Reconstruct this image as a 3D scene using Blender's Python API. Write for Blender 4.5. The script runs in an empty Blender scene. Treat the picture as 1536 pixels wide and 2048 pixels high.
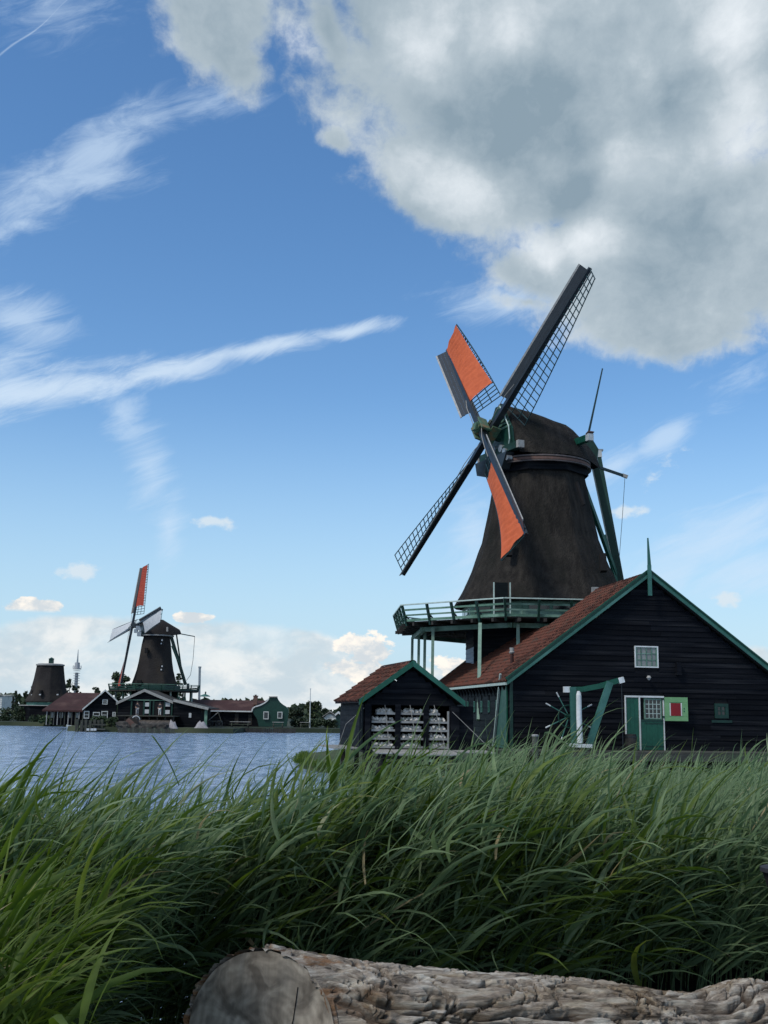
import bpy, bmesh, math, random
import numpy as np
from mathutils import Vector, Matrix, noise as mnoise
random.seed(7); np.random.seed(7)
sc = bpy.context.scene
col = sc.collection
R = math.radians

# ------------------------------------------------------------------ camera
FPX, PITCH, ROLL, EYE = 2200.0, R(10.36), 0.0156, 2.6
fw = Vector((0, math.cos(PITCH), math.sin(PITCH)))
up0 = Vector((0, -math.sin(PITCH), math.cos(PITCH)))
rt0 = Vector((1, 0, 0))
rt = rt0*math.cos(ROLL) + up0*math.sin(ROLL)
up = -rt0*math.sin(ROLL) + up0*math.cos(ROLL)
cam = bpy.data.cameras.new('camera'); camo = bpy.data.objects.new('camera', cam); col.objects.link(camo)
camo.matrix_world = Matrix.Translation((0, 0, EYE)) @ Matrix((rt, up, -fw)).transposed().to_4x4()
cam.sensor_fit = 'VERTICAL'; cam.sensor_height = 24; cam.lens = FPX/2048*24
cam.clip_start = 0.05; cam.clip_end = 9000
sc.camera = camo
CAM = Vector((0, 0, EYE))
def ray(px, py): return fw + rt*((px-768)/FPX) - up*((py-1024)/FPX)
def at(px, py, Y):
    d = ray(px, py); return CAM + d*(Y/d.y)

# ------------------------------------------------------------------ light
SUN_EL, SUN_AZ = R(52), R(230)      # azimuth clockwise from +Y (the view direction)
sdir = Vector((math.sin(SUN_AZ)*math.cos(SUN_EL), math.cos(SUN_AZ)*math.cos(SUN_EL), math.sin(SUN_EL)))
sun = bpy.data.lights.new('sun', 'SUN'); sun.energy = 2.3; sun.angle = R(11); sun.color = (1, .95, .88)
so = bpy.data.objects.new('sun', sun); col.objects.link(so)
so.rotation_euler = (-sdir).to_track_quat('-Z', 'Y').to_euler()
sc.view_settings.view_transform = 'Standard'; sc.view_settings.look = 'None'
sc.view_settings.exposure = 0.1; sc.view_settings.gamma = 1.0
sc.view_settings.use_curve_mapping = False

world = bpy.data.worlds.new('World'); sc.world = world; world.use_nodes = True
def build_sky():
    nt = world.node_tree; nt.nodes.clear(); N = nt.nodes; L = nt.links
    def nd(t, **k):
        n = N.new(t)
        for a, b in k.items(): setattr(n, a, b)
        return n
    def link(a, b): L.new(a, b)
    def m(op, a, b=None, c=None, clamp=False):
        n = nd('ShaderNodeMath', operation=op, use_clamp=clamp)
        for i, v in enumerate((a, b, c)):
            if v is None: continue
            if isinstance(v, (int, float)): n.inputs[i].default_value = v
            else: link(v, n.inputs[i])
        return n.outputs[0]
    def ss(x, a, b, lo=0.0, hi=1.0):
        n = nd('ShaderNodeMapRange', interpolation_type='SMOOTHSTEP')
        link(x, n.inputs[0]); n.inputs[1].default_value = a; n.inputs[2].default_value = b
        n.inputs[3].default_value = lo; n.inputs[4].default_value = hi
        return n.outputs[0]
    def vm(op, a, b=None):
        n = nd('ShaderNodeVectorMath', operation=op)
        for i, v in enumerate((a, b)):
            if v is None: continue
            if isinstance(v, (tuple, list)): n.inputs[i].default_value = v
            else: link(v, n.inputs[i])
        return n.outputs[0] if op not in ('LENGTH', 'DOT_PRODUCT') else n.outputs['Value']
    def noise(vec, scale, detail=6, rough=.55, dist=0.0, lac=2.0):
        n = nd('ShaderNodeTexNoise'); link(vec, n.inputs['Vector'])
        n.inputs['Scale'].default_value = scale; n.inputs['Detail'].default_value = detail
        n.inputs['Roughness'].default_value = rough; n.inputs['Distortion'].default_value = dist
        n.inputs['Lacunarity'].default_value = lac
        return n
    def mixc(f, a, b):
        n = nd('ShaderNodeMix', data_type='RGBA')
        for s, v in ((n.inputs[0], f), (n.inputs[6], a), (n.inputs[7], b)):
            if isinstance(v, (int, float)): s.default_value = v
            elif isinstance(v, (tuple, list)): s.default_value = (*v, 1)
            else: link(v, s)
        return n.outputs[2]
    tc = nd('ShaderNodeTexCoord'); D = tc.outputs['Generated']
    sp = nd('ShaderNodeSeparateXYZ'); link(D, sp.inputs[0]); x, y, z = sp.outputs
    el = m('ARCSINE', z); az = m('ARCTAN2', x, y)
    cb = nd('ShaderNodeCombineXYZ'); link(m('MULTIPLY', az, m('COSINE', el)), cb.inputs[0]); link(el, cb.inputs[1])
    P = cb.outputs[0]
    # directions on the sky dome as (azimuth*cos, elevation)
    def sky(px, py):
        d = ray(px, py).normalized(); e = math.asin(d.z); a = math.atan2(d.x, d.y)
        return a*math.cos(e), e
    wn = noise(P, 9, 5, .6); warp = vm('MULTIPLY', vm('SUBTRACT', wn.outputs['Color'], (.5, .5, .5)), (.036, .036, 0))
    Pw = vm('ADD', P, warp)
    wn2 = noise(P, 5, 3, .5); Pc = vm('ADD', P, vm('MULTIPLY', vm('SUBTRACT', wn2.outputs['Color'], (.5, .5, .5)), (.05, .03, 0)))
    def blobs(vec, lst):
        out = None
        for (cx, cy, ex, ey, r, k) in lst:     # centre, end of long axis, short radius (photo-scale angles), weight
            c = sky(cx, cy); e = sky(ex, ey); px = math.hypot(ex-cx, ey-cy)
            ln = math.hypot(e[0]-c[0], e[1]-c[1]); ang = math.atan2(e[1]-c[1], e[0]-c[0])
            mp = nd('ShaderNodeMapping', vector_type='TEXTURE'); link(vec, mp.inputs[0])
            mp.inputs['Location'].default_value = (c[0], c[1], 0)
            mp.inputs['Rotation'].default_value = (0, 0, ang)
            mp.inputs['Scale'].default_value = (ln, r*ln/px, 1)
            v = m('MULTIPLY_ADD', vm('LENGTH', mp.outputs[0]), -k, k)
            out = v if out is None else m('MAXIMUM', out, v)
        return out
    # --- clear sky
    st = nd('ShaderNodeTexSky', sky_type='NISHITA'); st.sun_disc = False
    st.sun_elevation = SUN_EL; st.sun_rotation = SUN_AZ
    st.altitude = 0; st.air_density = 1.0; st.dust_density = .6; st.ozone_density = 2.2
    hs = nd('ShaderNodeHueSaturation'); hs.inputs['Saturation'].default_value = SKY_SAT; hs.inputs['Value'].default_value = SKY_VAL
    link(st.outputs[0], hs.inputs['Color'])
    base = hs.outputs[0]
    K = 10.0
    # --- horizon veil
    veil = ss(el, .30, .0, 0, .80)
    cur = mixc(veil, base, (.44*K, .64*K, .82*K))
    # --- cirrus
    fib = noise(vm('MULTIPLY', Pc, (1.0, 3.2, 1)), 14, 7, .62, .4).outputs[0]
    mp = nd('ShaderNodeMapping'); link(Pc, mp.inputs[0]); mp.inputs['Rotation'].default_value = (0, 0, R(-25))
    mp2 = nd('ShaderNodeMapping'); link(mp.outputs[0], mp2.inputs[0]); mp2.inputs['Scale'].default_value = (1, 4.0, 1)
    fib2 = noise(mp2.outputs[0], 15, 9, .68, .6).outputs[0]
    c1 = blobs(Pc, [(700, 658, 850, 640, 20, 1), (520, 694, 740, 646, 26, 1), (300, 750, 560, 682, 34, 1.0), (80, 790, 330, 742, 46, 1.0), (-120, 830, 160, 782, 55, 1),
                    (150, 745, 360, 728, 40, .5)])
    cir1 = ss(m('ADD', c1, m('MULTIPLY', m('SUBTRACT', fib2, .5), 1.7)), .0, 1.0, 0, .74)
    cur = mixc(cir1, cur, (.68*K, .80*K, .92*K))
    c2 = blobs(Pc, [(200, 300, 430, 150, 62, 1), (60, 390, 260, 280, 70, 1), (210, 350, 360, 330, 45, .9), (40, 440, 130, 430, 28, .9), (420, 200, 560, 190, 55, .7),
                    (40, 640, 180, 690, 90, .9), (-40, 760, 120, 700, 80, .9), (110, 20, 300, 30, 90, .45), (60, 70, 300, -150, 3.2, .7),
                    (235, 840, 300, 960, 60, .75), (300, 950, 350, 1080, 62, .75), (350, 1060, 352, 1160, 40, .7),
                    (1310, 890, 1400, 838, 42, 1.35), (1230, 935, 1320, 880, 44, 1.05), (1000, 600, 1180, 585, 60, .95),
                    (1420, 1080, 1640, 960, 85, 1.0), (1320, 1160, 1500, 1110, 60, .85), (1500, 1150, 1700, 1120, 75, .95), (950, 1080, 980, 960, 80, .85), (900, 1230, 1000, 1110, 80, .75), (1480, 760, 1600, 700, 60, .5)])
    cir2 = ss(m('ADD', c2, m('MULTIPLY', m('SUBTRACT', fib2, .5), 1.7)), .02, 1.1, 0, .62)
    cur = mixc(cir2, cur, (.60*K, .74*K, .90*K))
    # --- low bank of cloud on the horizon
    n1 = noise(vm('MULTIPLY', Pw, (1, 1.8, 1)), 11, 8, .58).outputs[0]
    n2 = noise(vm('ADD', vm('MULTIPLY', Pw, (1, 1.6, 1)), (3.3, 1.2, 0)), 20, 8, .6).outputs[0]
    bank = blobs(P, [(150, 1340, 480, 1342, 112, 1), (480, 1350, 760, 1350, 116, 1), (900, 1400, 1300, 1400, 70, 1), (-400, 1350, 0, 1330, 120, 1), (1500, 1390, 1900, 1400, 110, 1), (1445, 1345, 1560, 1345, 26, .6)])
    bankd = ss(m('ADD', bank, m('MULTIPLY', m('SUBTRACT', n1, .5), .55)), .0, .16, 0, .90)
    bankc = mixc(ss(n2, .36, .66), (.56*K, .65*K, .71*K), (.84*K, .85*K, .84*K))
    holes = ss(n1, .38, .58, .62, 1)
    cur = mixc(m('MULTIPLY', bankd, holes), cur, bankc)
    # --- small fair-weather cumulus
    cu = blobs(Pw, [(62, 1208, 122, 1210, 23, 1.5), (50, 1200, 90, 1203, 16, 1.5), (392, 1231, 438, 1232, 13, 1.4), (735, 1300, 790, 1296, 42, 1), (715, 1340, 800, 1352, 26, .9), (700, 1285, 745, 1275, 22, .9), (915, 1330, 980, 1335, 30, .7), (1270, 1325, 1290, 1330, 20, .1)])
    n4 = noise(vm('MULTIPLY', P, (1, 1.5, 1)), 62, 7, .6).outputs[0]
    cud = ss(m('ADD', cu, m('ADD', m('MULTIPLY', m('SUBTRACT', n2, .5), .45), m('MULTIPLY', m('SUBTRACT', n4, .5), 1.6))), .10, .34, 0, .96)
    lowcut = m('MAXIMUM', ss(el, sky(62, 1226)[1], sky(62, 1217)[1]), ss(az, sky(300, 1220)[0], sky(330, 1220)[0]))
    cud = m('MULTIPLY', cud, lowcut)
    cuc = mixc(ss(m('ADD', m('MULTIPLY', n2, .6), m('MULTIPLY', n4, .4)), .42, .58), (.62*K, .67*K, .71*K), (1.0*K, .93*K, .84*K))
    cur = mixc(cud, cur, cuc)
    cv = blobs(Pw, [(145, 1151, 205, 1146, 20, 1), (425, 1053, 470, 1060, 16, .9), (1262, 1018, 1310, 1022, 20, .9), (1458, 1202, 1500, 1204, 17, 1), (1330, 930, 1360, 900, 20, .2)])
    cvd = ss(m('ADD', cv, m('MULTIPLY', m('SUBTRACT', n4, .5), 2.0)), .05, .7, 0, .8)
    cur = mixc(cvd, cur, (.68*K, .76*K, .82*K))
    # --- the big grey and white cumulus mass, upper right
    b = blobs(Pw, [(1180, 120, 1900, 120, 330, 1), (880, 20, 1140, 130, 200, 1), (1010, 330, 1330, 330, 170, 1), (880, 395, 1030, 430, 84, .9), (1400, 480, 1900, 420, 240, 1),
                  (1330, 640, 1560, 640, 96, .9), (1090, 545, 1230, 560, 66, .8), (1060, 600, 1170, 600, 22, .35), (430, 20, 560, 60, 150, .9), (470, 120, 545, 200, 80, .7),
                  (655, 60, 700, 200, 50, .6), (675, 285, 720, 300, 30, .5), (1700, -300, 2600, -100, 700, 1), (300, -330, 1300, -330, 260, .9)])
    bn = noise(Pw, 13, 9, .6).outputs[0]; bn2 = noise(vm('ADD', Pw, (5.1, 2.2, 0)), 34, 8, .65).outputs[0]
    bf = m('ADD', m('MULTIPLY', m('SUBTRACT', bn, .5), .9), m('MULTIPLY', m('SUBTRACT', bn2, .5), .60))
    bd = m('ADD', b, bf)
    bigd = ss(bd, -.08, .34, 0, .97)
    # shading inside: large soft light and dark areas, lit rims
    lit = blobs(Pw, [(900, 380, 1040, 420, 90, 1), (1180, 480, 1260, 430, 100, .9), (1090, 500, 1200, 520, 60, .8), (1030, 80, 1150, 60, 110, .8), (1500, 240, 1620, 230, 120, .9), (1480, 30, 1600, 10, 120, .8), (600, 90, 640, 160, 60, .8), (840, 100, 960, 110, 100, .55), (1230, 330, 1300, 330, 70, .3)])
    dk = blobs(Pw, [(1050, 230, 1250, 330, 130, 1), (1150, 380, 1250, 360, 90, .8), (900, 230, 1000, 260, 90, .6), (1400, 420, 1560, 440, 120, .5), (1330, 220, 1430, 240, 80, .5), (1300, 560, 1400, 600, 70, .3)])
    lum = m('ADD', m('MULTIPLY', ss(lit, -.1, .9), .5), m('MULTIPLY', ss(dk, -.1, .8), -.42))
    bn3 = noise(vm('ADD', Pw, (1.7, 7.2, 0)), 7, 7, .56).outputs[0]
    lum = m('ADD', lum, m('MULTIPLY', m('SUBTRACT', bn3, .5), 1.3))
    lum = m('ADD', lum, m('MULTIPLY', m('SUBTRACT', bn, .5), .8))
    lum = m('ADD', m('ADD', lum, m('MULTIPLY', m('SUBTRACT', bn2, .5), .55)), .37)
    lum = m('ADD', lum, m('MULTIPLY', ss(bd, .42, .05), .24))
    cr = nd('ShaderNodeValToRGB'); link(lum, cr.inputs[0])
    e = cr.color_ramp.elements
    e[0].position = 0; e[0].color = (.25*K, .335*K, .40*K, 1)
    e[1].position = 1; e[1].color = (.80*K, .85*K, .89*K, 1)
    ne = e.new(.45); ne.color = (.43*K, .51*K, .565*K, 1)
    cur = mixc(bigd, cur, cr.outputs[0])
    # --- scattered cloud over the rest of the dome (outside the picture)
    on = noise(D, 2.6, 8, .58, .3).outputs[0]
    away = m('MAXIMUM', ss(y, .80, .55), ss(el, .62, .85))
    od = m('MULTIPLY', ss(on, .46, .62, 0, .9), away)
    cur = mixc(od, cur, mixc(ss(on, .5, .8), (.60*K, .66*K, .70*K), (.36*K, .43*K, .47*K)))
    # below the horizon
    cur = mixc(ss(z, -.005, -.03), cur, (.12*K, .16*K, .18*K))
    bg = nd('ShaderNodeBackground'); link(cur, bg.inputs[0]); bg.inputs[1].default_value = 0.1
    o = nd('ShaderNodeOutputWorld'); link(bg.outputs[0], o.inputs[0])
SKY_SAT, SKY_VAL = 1.22, 1.5
build_sky()
world.cycles.sampling_method = 'MANUAL'; world.cycles.sample_map_resolution = 512

# ------------------------------------------------------------------ helpers
def tag(o, label=None, cat=None, group=None, kind=None):
    if label: o['label'] = label
    if cat: o['category'] = cat
    if group: o['group'] = group
    if kind: o['kind'] = kind
    return o
def empty(name, loc=(0, 0, 0), rz=0.0):
    o = bpy.data.objects.new(name, None); col.objects.link(o); o.location = loc; o.rotation_euler = (0, 0, rz)
    o.empty_display_size = .2
    return o
class MB:
    def __init__(s): s.v = []; s.f = []
    def add(s, vs, fs):
        n = len(s.v); s.v += [tuple(v) for v in vs]; s.f += [tuple(i+n for i in f) for f in fs]; return s
    def box(s, c, d, M=None):
        c = Vector(c); x, y, z = d[0]/2, d[1]/2, d[2]/2
        vs = [Vector(p) for p in ((-x,-y,-z),(x,-y,-z),(x,y,-z),(-x,y,-z),(-x,-y,z),(x,-y,z),(x,y,z),(-x,y,z))]
        if M is not None: vs = [M @ v for v in vs]
        return s.add([c+v for v in vs], [(0,3,2,1),(4,5,6,7),(0,1,5,4),(1,2,6,5),(2,3,7,6),(3,0,4,7)])
    def bb(s, a, b):
        return s.box([(a[i]+b[i])/2 for i in range(3)], [abs(b[i]-a[i]) for i in range(3)])
    def beam(s, a, b, w, h, side=None, w2=None, h2=None):
        a = Vector(a); b = Vector(b); d = (b-a).normalized()
        side = Vector(side) if side is not None else (Vector((0, 0, 1)).cross(d) if abs(d.z) < .95 else Vector((1, 0, 0)))
        side = (side - d*side.dot(d)).normalized(); n = d.cross(side)
        w2 = w if w2 is None else w2; h2 = h if h2 is None else h2
        vs = [a-side*w/2-n*h/2, a+side*w/2-n*h/2, a+side*w/2+n*h/2, a-side*w/2+n*h/2,
              b-side*w2/2-n*h2/2, b+side*w2/2-n*h2/2, b+side*w2/2+n*h2/2, b-side*w2/2+n*h2/2]
        return s.add(vs, [(0,3,2,1),(4,5,6,7),(0,1,5,4),(1,2,6,5),(2,3,7,6),(3,0,4,7)])
    def tube(s, pts, r, n=8, cap=True):
        pts = [Vector(p) for p in pts]; k = len(pts)
        rs = r if isinstance(r, (list, tuple)) else [r]*k
        base = len(s.v); ref = None
        for i, p in enumerate(pts):
            d = (pts[min(i+1, k-1)] - pts[max(i-1, 0)]).normalized()
            if ref is None: ref = Vector((0, 0, 1)) if abs(d.z) < .9 else Vector((1, 0, 0))
            a = (ref - d*ref.dot(d)).normalized(); b = d.cross(a); ref = a
            for j in range(n):
                t = 2*math.pi*j/n; s.v.append(tuple(p + (a*math.cos(t)+b*math.sin(t))*rs[i]))
        for i in range(k-1):
            for j in range(n):
                s.f.append((base+i*n+j, base+i*n+(j+1)%n, base+(i+1)*n+(j+1)%n, base+(i+1)*n+j))
        if cap:
            s.f.append(tuple(base+j for j in range(n))[::-1]); s.f.append(tuple(base+(k-1)*n+j for j in range(n)))
        return s
    def prism(s, poly, off):
        n = len(poly); poly = [Vector(p) for p in poly]; off = Vector(off)
        return s.add(poly+[p+off for p in poly], [tuple(range(n))[::-1], tuple(range(n, 2*n))] + [(i, (i+1) % n, n+(i+1) % n, n+i) for i in range(n)])
    def lathe(s, prof, n=24, c=(0, 0), shape=None, phase=0.0, cap=True):
        base = len(s.v)
        for (z, r) in prof:
            for j in range(n):
                t = 2*math.pi*j/n + phase; k = shape(t) if shape else 1
                s.v.append((c[0]+r*k*math.cos(t), c[1]+r*k*math.sin(t), z))
        for i in range(len(prof)-1):
            for j in range(n):
                s.f.append((base+i*n+j, base+i*n+(j+1) % n, base+(i+1)*n+(j+1) % n, base+(i+1)*n+j))
        if cap:
            s.f.append(tuple(base+j for j in range(n))[::-1]); s.f.append(tuple(base+(len(prof)-1)*n+j for j in range(n)))
        return s
    def grid(s, rows):
        base = len(s.v); a = len(rows); b = len(rows[0])
        for r in rows: s.v += [tuple(p) for p in r]
        for i in range(a-1):
            for j in range(b-1):
                s.f.append((base+i*b+j, base+i*b+j+1, base+(i+1)*b+j+1, base+(i+1)*b+j))
        return s
    def mesh(s, name, mat, smooth=False):
        me = bpy.data.meshes.new(name); me.from_pydata(s.v, [], s.f)
        if mat: me.materials.append(mat)
        if smooth: me.polygons.foreach_set('use_smooth', [True]*len(me.polygons))
        me.update(); return me
    def build(s, name, mat, parent=None, smooth=False, kind=None, label=None):
        o = bpy.data.objects.new(name, s.mesh(name, mat, smooth)); col.objects.link(o)
        if parent is not None: o.parent = parent
        if kind: o['kind'] = kind
        if label: o['label'] = label
        return o
def inst(name, me, parent, M):
    o = bpy.data.objects.new(name, me); col.objects.link(o)
    if parent is not None: o.parent = parent
    o.matrix_local = M
    return o
def fixn(o):
    bm = bmesh.new(); bm.from_mesh(o.data); bmesh.ops.recalc_face_normals(bm, faces=bm.faces); bm.to_mesh(o.data); bm.free(); return o
def copy_tree(o, parent=None):
    c = o.copy(); col.objects.link(c)
    if parent is not None: c.parent = parent
    for ch in [x for x in o.children]: copy_tree(ch, c)
    return c

# ------------------------------------------------------------------ materials
def mat(name, c1, c2=None, rough=.6, scale=4.0, bump=.0, bscale=20, rnd=.12, spec=.4, stretch=(1, 1, 1), detail=6, metal=0, c3=None, s3=.9, bdist=.02, sheen=0):
    m = bpy.data.materials.new(name); m.use_nodes = True; nt = m.node_tree; N = nt.nodes; L = nt.links
    bs = N['Principled BSDF']; bs.inputs['Roughness'].default_value = rough
    bs.inputs['Specular IOR Level'].default_value = spec; bs.inputs['Metallic'].default_value = metal
    c2 = c2 or tuple(x*.7 for x in c1)
    tc = N.new('ShaderNodeTexCoord'); oi = N.new('ShaderNodeObjectInfo')
    mp = N.new('ShaderNodeMapping'); mp.inputs['Scale'].default_value = stretch; L.new(tc.outputs['Object'], mp.inputs[0])
    ad = N.new('ShaderNodeVectorMath'); ad.operation = 'MULTIPLY_ADD'; L.new(oi.outputs['Random'], ad.inputs[0]); ad.inputs[1].default_value = (37, 61, 23); L.new(mp.outputs[0], ad.inputs[2])
    n = N.new('ShaderNodeTexNoise'); n.inputs['Scale'].default_value = scale; n.inputs['Detail'].default_value = detail; n.inputs['Roughness'].default_value = .6; L.new(ad.outputs[0], n.inputs['Vector'])
    mr = N.new('ShaderNodeMapRange'); mr.inputs[1].default_value = .35; mr.inputs[2].default_value = .65; L.new(n.outputs[0], mr.inputs[0])
    mx = N.new('ShaderNodeMix'); mx.data_type = 'RGBA'; L.new(mr.outputs[0], mx.inputs[0]); mx.inputs[6].default_value = (*c1, 1); mx.inputs[7].default_value = (*c2, 1)
    out = mx.outputs[2]
    if c3:
        n3 = N.new('ShaderNodeTexNoise'); n3.inputs['Scale'].default_value = s3; n3.inputs['Detail'].default_value = 5; L.new(ad.outputs[0], n3.inputs['Vector'])
        m3 = N.new('ShaderNodeMapRange'); m3.inputs[1].default_value = .5; m3.inputs[2].default_value = .68; L.new(n3.outputs[0], m3.inputs[0])
        x3 = N.new('ShaderNodeMix'); x3.data_type = 'RGBA'; L.new(m3.outputs[0], x3.inputs[0]); L.new(out, x3.inputs[6]); x3.inputs[7].default_value = (*c3, 1); out = x3.outputs[2]
    if rnd:
        hs = N.new('ShaderNodeHueSaturation'); L.new(out, hs.inputs['Color'])
        ml = N.new('ShaderNodeMapRange'); L.new(oi.outputs['Random'], ml.inputs[0]); ml.inputs[3].default_value = 1-rnd; ml.inputs[4].default_value = 1+rnd
        L.new(ml.outputs[0], hs.inputs['Value']); out = hs.outputs[0]
    L.new(out, bs.inputs['Base Color'])
    rr = N.new('ShaderNodeMapRange'); L.new(n.outputs[0], rr.inputs[0]); rr.inputs[3].default_value = rough-.12; rr.inputs[4].default_value = min(1, rough+.14); L.new(rr.outputs[0], bs.inputs['Roughness'])
    if bump:
        n2 = N.new('ShaderNodeTexNoise'); n2.inputs['Scale'].default_value = bscale; n2.inputs['Detail'].default_value = 6; L.new(ad.outputs[0], n2.inputs['Vector'])
        bp = N.new('ShaderNodeBump'); bp.inputs['Strength'].default_value = bump; bp.inputs['Distance'].default_value = bdist; L.new(n2.outputs[0], bp.inputs['Height']); L.new(bp.outputs[0], bs.inputs['Normal'])
    return m
M = {}
M['tar'] = mat('tarred_board', (.0062, .0072, .0100), (.0042, .005, .007), rough=.6, scale=3, stretch=(.4, 1, 6), bump=.4, bscale=18, rnd=.3, spec=.06, c3=(.016, .017, .0195))
M['tarpale'] = mat('pale_blue_board', (.30, .36, .43), (.20, .25, .31), rough=.6, stretch=(.4, 1, 6), bump=.3, rnd=.15)  # pale blue-grey boards for the left facet of the mill base
M['slip'] = mat('brown_slip_timber', (.085, .070, .055), (.05, .042, .035), rough=.9, scale=3, bump=.5, rnd=.3)
M['side'] = mat('greenish_black_board', (.013, .018, .020), (.009, .012, .014), rough=.6, scale=3, stretch=(.4, 1, 5), bump=.3, rnd=.3, spec=.05)
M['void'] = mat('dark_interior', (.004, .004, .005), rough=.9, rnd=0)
M['green'] = mat('green_paint', (.012, .105, .066), (.008, .075, .048), rough=.42, scale=5, bump=.15, rnd=.1, c3=(.02, .13, .09))
M['dgreen'] = mat('dark_green_paint', (.006, .042, .028), (.004, .028, .02), rough=.45, scale=5, bump=.2, rnd=.15)
M['door'] = mat('door_green_paint', (.006, .085, .05), (.005, .065, .04), rough=.4, scale=5, bump=.1, rnd=.06)
M['pgreen'] = mat('grey_green_paint', (.09, .19, .135), (.06, .13, .09), rough=.5, scale=6, bump=.2, rnd=.12, c3=(.18, .30, .23))
M['rim'] = mat('weathered_rim_paint', (.13, .105, .10), (.08, .068, .064), rough=.7, rnd=.1)
M['post'] = mat('pale_green_post_paint', (.22, .34, .27), (.15, .25, .19), rough=.55, scale=5, bump=.2, rnd=.1)
M['teal'] = mat('blue_green_paint', (.035, .13, .10), (.025, .10, .08), rough=.45, scale=5, bump=.2, rnd=.08, c3=(.06, .17, .14))
M['lgreen'] = mat('light_green_paint', (.15, .32, .14), (.12, .27, .12), rough=.5, scale=5, rnd=.03)
M['red'] = mat('red_paint', (.20, .005, .008), (.16, .004, .007), rough=.5, rnd=0)
M['white'] = mat('white_paint', (.66, .68, .66), (.5, .53, .51), rough=.5, scale=6, bump=.15, rnd=.06, c3=(.42, .44, .42))
M['grey'] = mat('pale_grey_wood', (.34, .34, .32), (.22, .22, .21), rough=.7, scale=6, stretch=(1, 1, 1), bump=.3, rnd=.12)
M['rail'] = mat('pale_rail_paint', (.45, .55, .50), (.34, .44, .40), rough=.5, rnd=.08)
M['tile'] = mat('clay_tile', (.095, .033, .020), (.055, .021, .015), rough=.8, scale=7, bump=.4, bscale=40, rnd=.6, spec=.2, c3=(.04, .027, .02), s3=2.5)
M['tile2'] = mat('far_clay_tile', (.042, .0125, .010), (.030, .0105, .009), rough=.8, scale=1.2, bump=.3, rnd=.15, c3=(.07, .035, .028), s3=.5)
M['thatch'] = mat('thatch', (.041, .037, .032), (.019, .0175, .016), rough=.95, scale=2.2, stretch=(1.6, 1.6, .35), bump=1.0, bscale=14, rnd=.05, spec=.1, c3=(.018, .0185, .016), s3=.5, bdist=.09, detail=10)
M['thatch2'] = mat('far_thatch', (.032, .029, .028), (.023, .021, .0205), rough=.95, scale=.5, bump=.7, bscale=5, rnd=.08, spec=.1, c3=(.04, .035, .03), s3=.3, bdist=.1, detail=10)
M['iron'] = mat('cast_iron_green', (.075, .15, .085), (.045, .085, .05), rough=.5, scale=6, bump=.3, rnd=.05, c3=(.20, .12, .05), s3=3)
M['spar'] = mat('spar_dark_paint', (.016, .022, .026), (.011, .015, .018), rough=.35, scale=3, rnd=.1, spec=.5)
M['wboard'] = mat('windboard_slate', (.028, .036, .043), (.022, .028, .034), rough=.5, scale=3, rnd=.1, spec=.3)
M['lath'] = mat('lath_green', (.008, .034, .036), (.006, .026, .028), rough=.5, rnd=.2)
M['orange'] = mat('orange_sailcloth', (.54, .120, .045), (.44, .095, .038), rough=.75, scale=2.5, bump=.3, bscale=9, rnd=.04, spec=.2, bdist=.04)
M['redcloth'] = mat('red_sailcloth', (.32, .045, .022), (.25, .035, .018), rough=.8, scale=2.5, rnd=.05)
M['wcloth'] = mat('white_sailcloth', (.50, .52, .52), (.42, .44, .45), rough=.8, scale=2, rnd=.03)
M['wood'] = mat('weathered_timber', (.065, .066, .055), (.036, .038, .032), rough=.85, scale=5, stretch=(.5, 1, 3), bump=.5, rnd=.3, c3=(.05, .065, .04))
M['dwood'] = mat('dark_timber', (.035, .032, .028), (.02, .019, .017), rough=.85, scale=5, bump=.5, rnd=.3)
M['rope'] = mat('rope', (.30, .29, .26), rough=.8, rnd=0)
M['chalk'] = mat('chalk', (.64, .60, .53), (.46, .44, .39), rough=.9, scale=5, bump=.4, rnd=.1)
M['tray'] = mat('grey_tray_wood', (.30, .30, .28), (.20, .20, .19), rough=.8, scale=6, bump=.2, rnd=.15)
M['pane'] = mat('window_pane', (.20, .22, .21), (.13, .145, .14), rough=.12, scale=1.2, rnd=.35, spec=.7)
M['dpane'] = mat('dark_pane', (.015, .017, .018), (.01, .011, .012), rough=.08, rnd=.2, spec=.7)
M['steel'] = mat('galvanised_steel', (.35, .38, .40), rough=.4, metal=.6, rnd=0)
M['concrete'] = mat('tower_concrete', (.42, .45, .48), (.36, .38, .41), rough=.8, rnd=.05)
M['brick'] = mat('brick', (.16, .09, .07), (.11, .07, .06), rough=.9, scale=8, rnd=.1)
M['skin'] = mat('skin', (.45, .28, .2), rough=.6, rnd=0)
M['cloth_dark'] = mat('dark_fabric', (.03, .032, .04), rough=.9, rnd=0)
M['cloth_pale'] = mat('pale_fabric', (.42, .42, .43), rough=.9, rnd=0)
M['tarp'] = mat('white_tarpaulin', (.30, .29, .30), (.22, .21, .22), rough=.6, bump=.5, bscale=4, rnd=.1)
M['stone'] = mat('rough_stone', (.07, .064, .055), (.035, .033, .03), rough=.95, scale=3, bump=.8, bscale=8, rnd=.3, bdist=.1)
M['leafdk'] = mat('tree_leaf', (.030, .052, .022), (.018, .034, .016), rough=.6, scale=.5, rnd=.3, c3=(.045, .065, .025), s3=.35)
M['leafmid'] = mat('shrub_leaf', (.05, .085, .028), (.03, .055, .02), rough=.6, scale=.6, rnd=.3, c3=(.075, .10, .035), s3=.35)
M['bark'] = mat('tree_bark', (.05, .042, .035), rough=.9)

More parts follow.
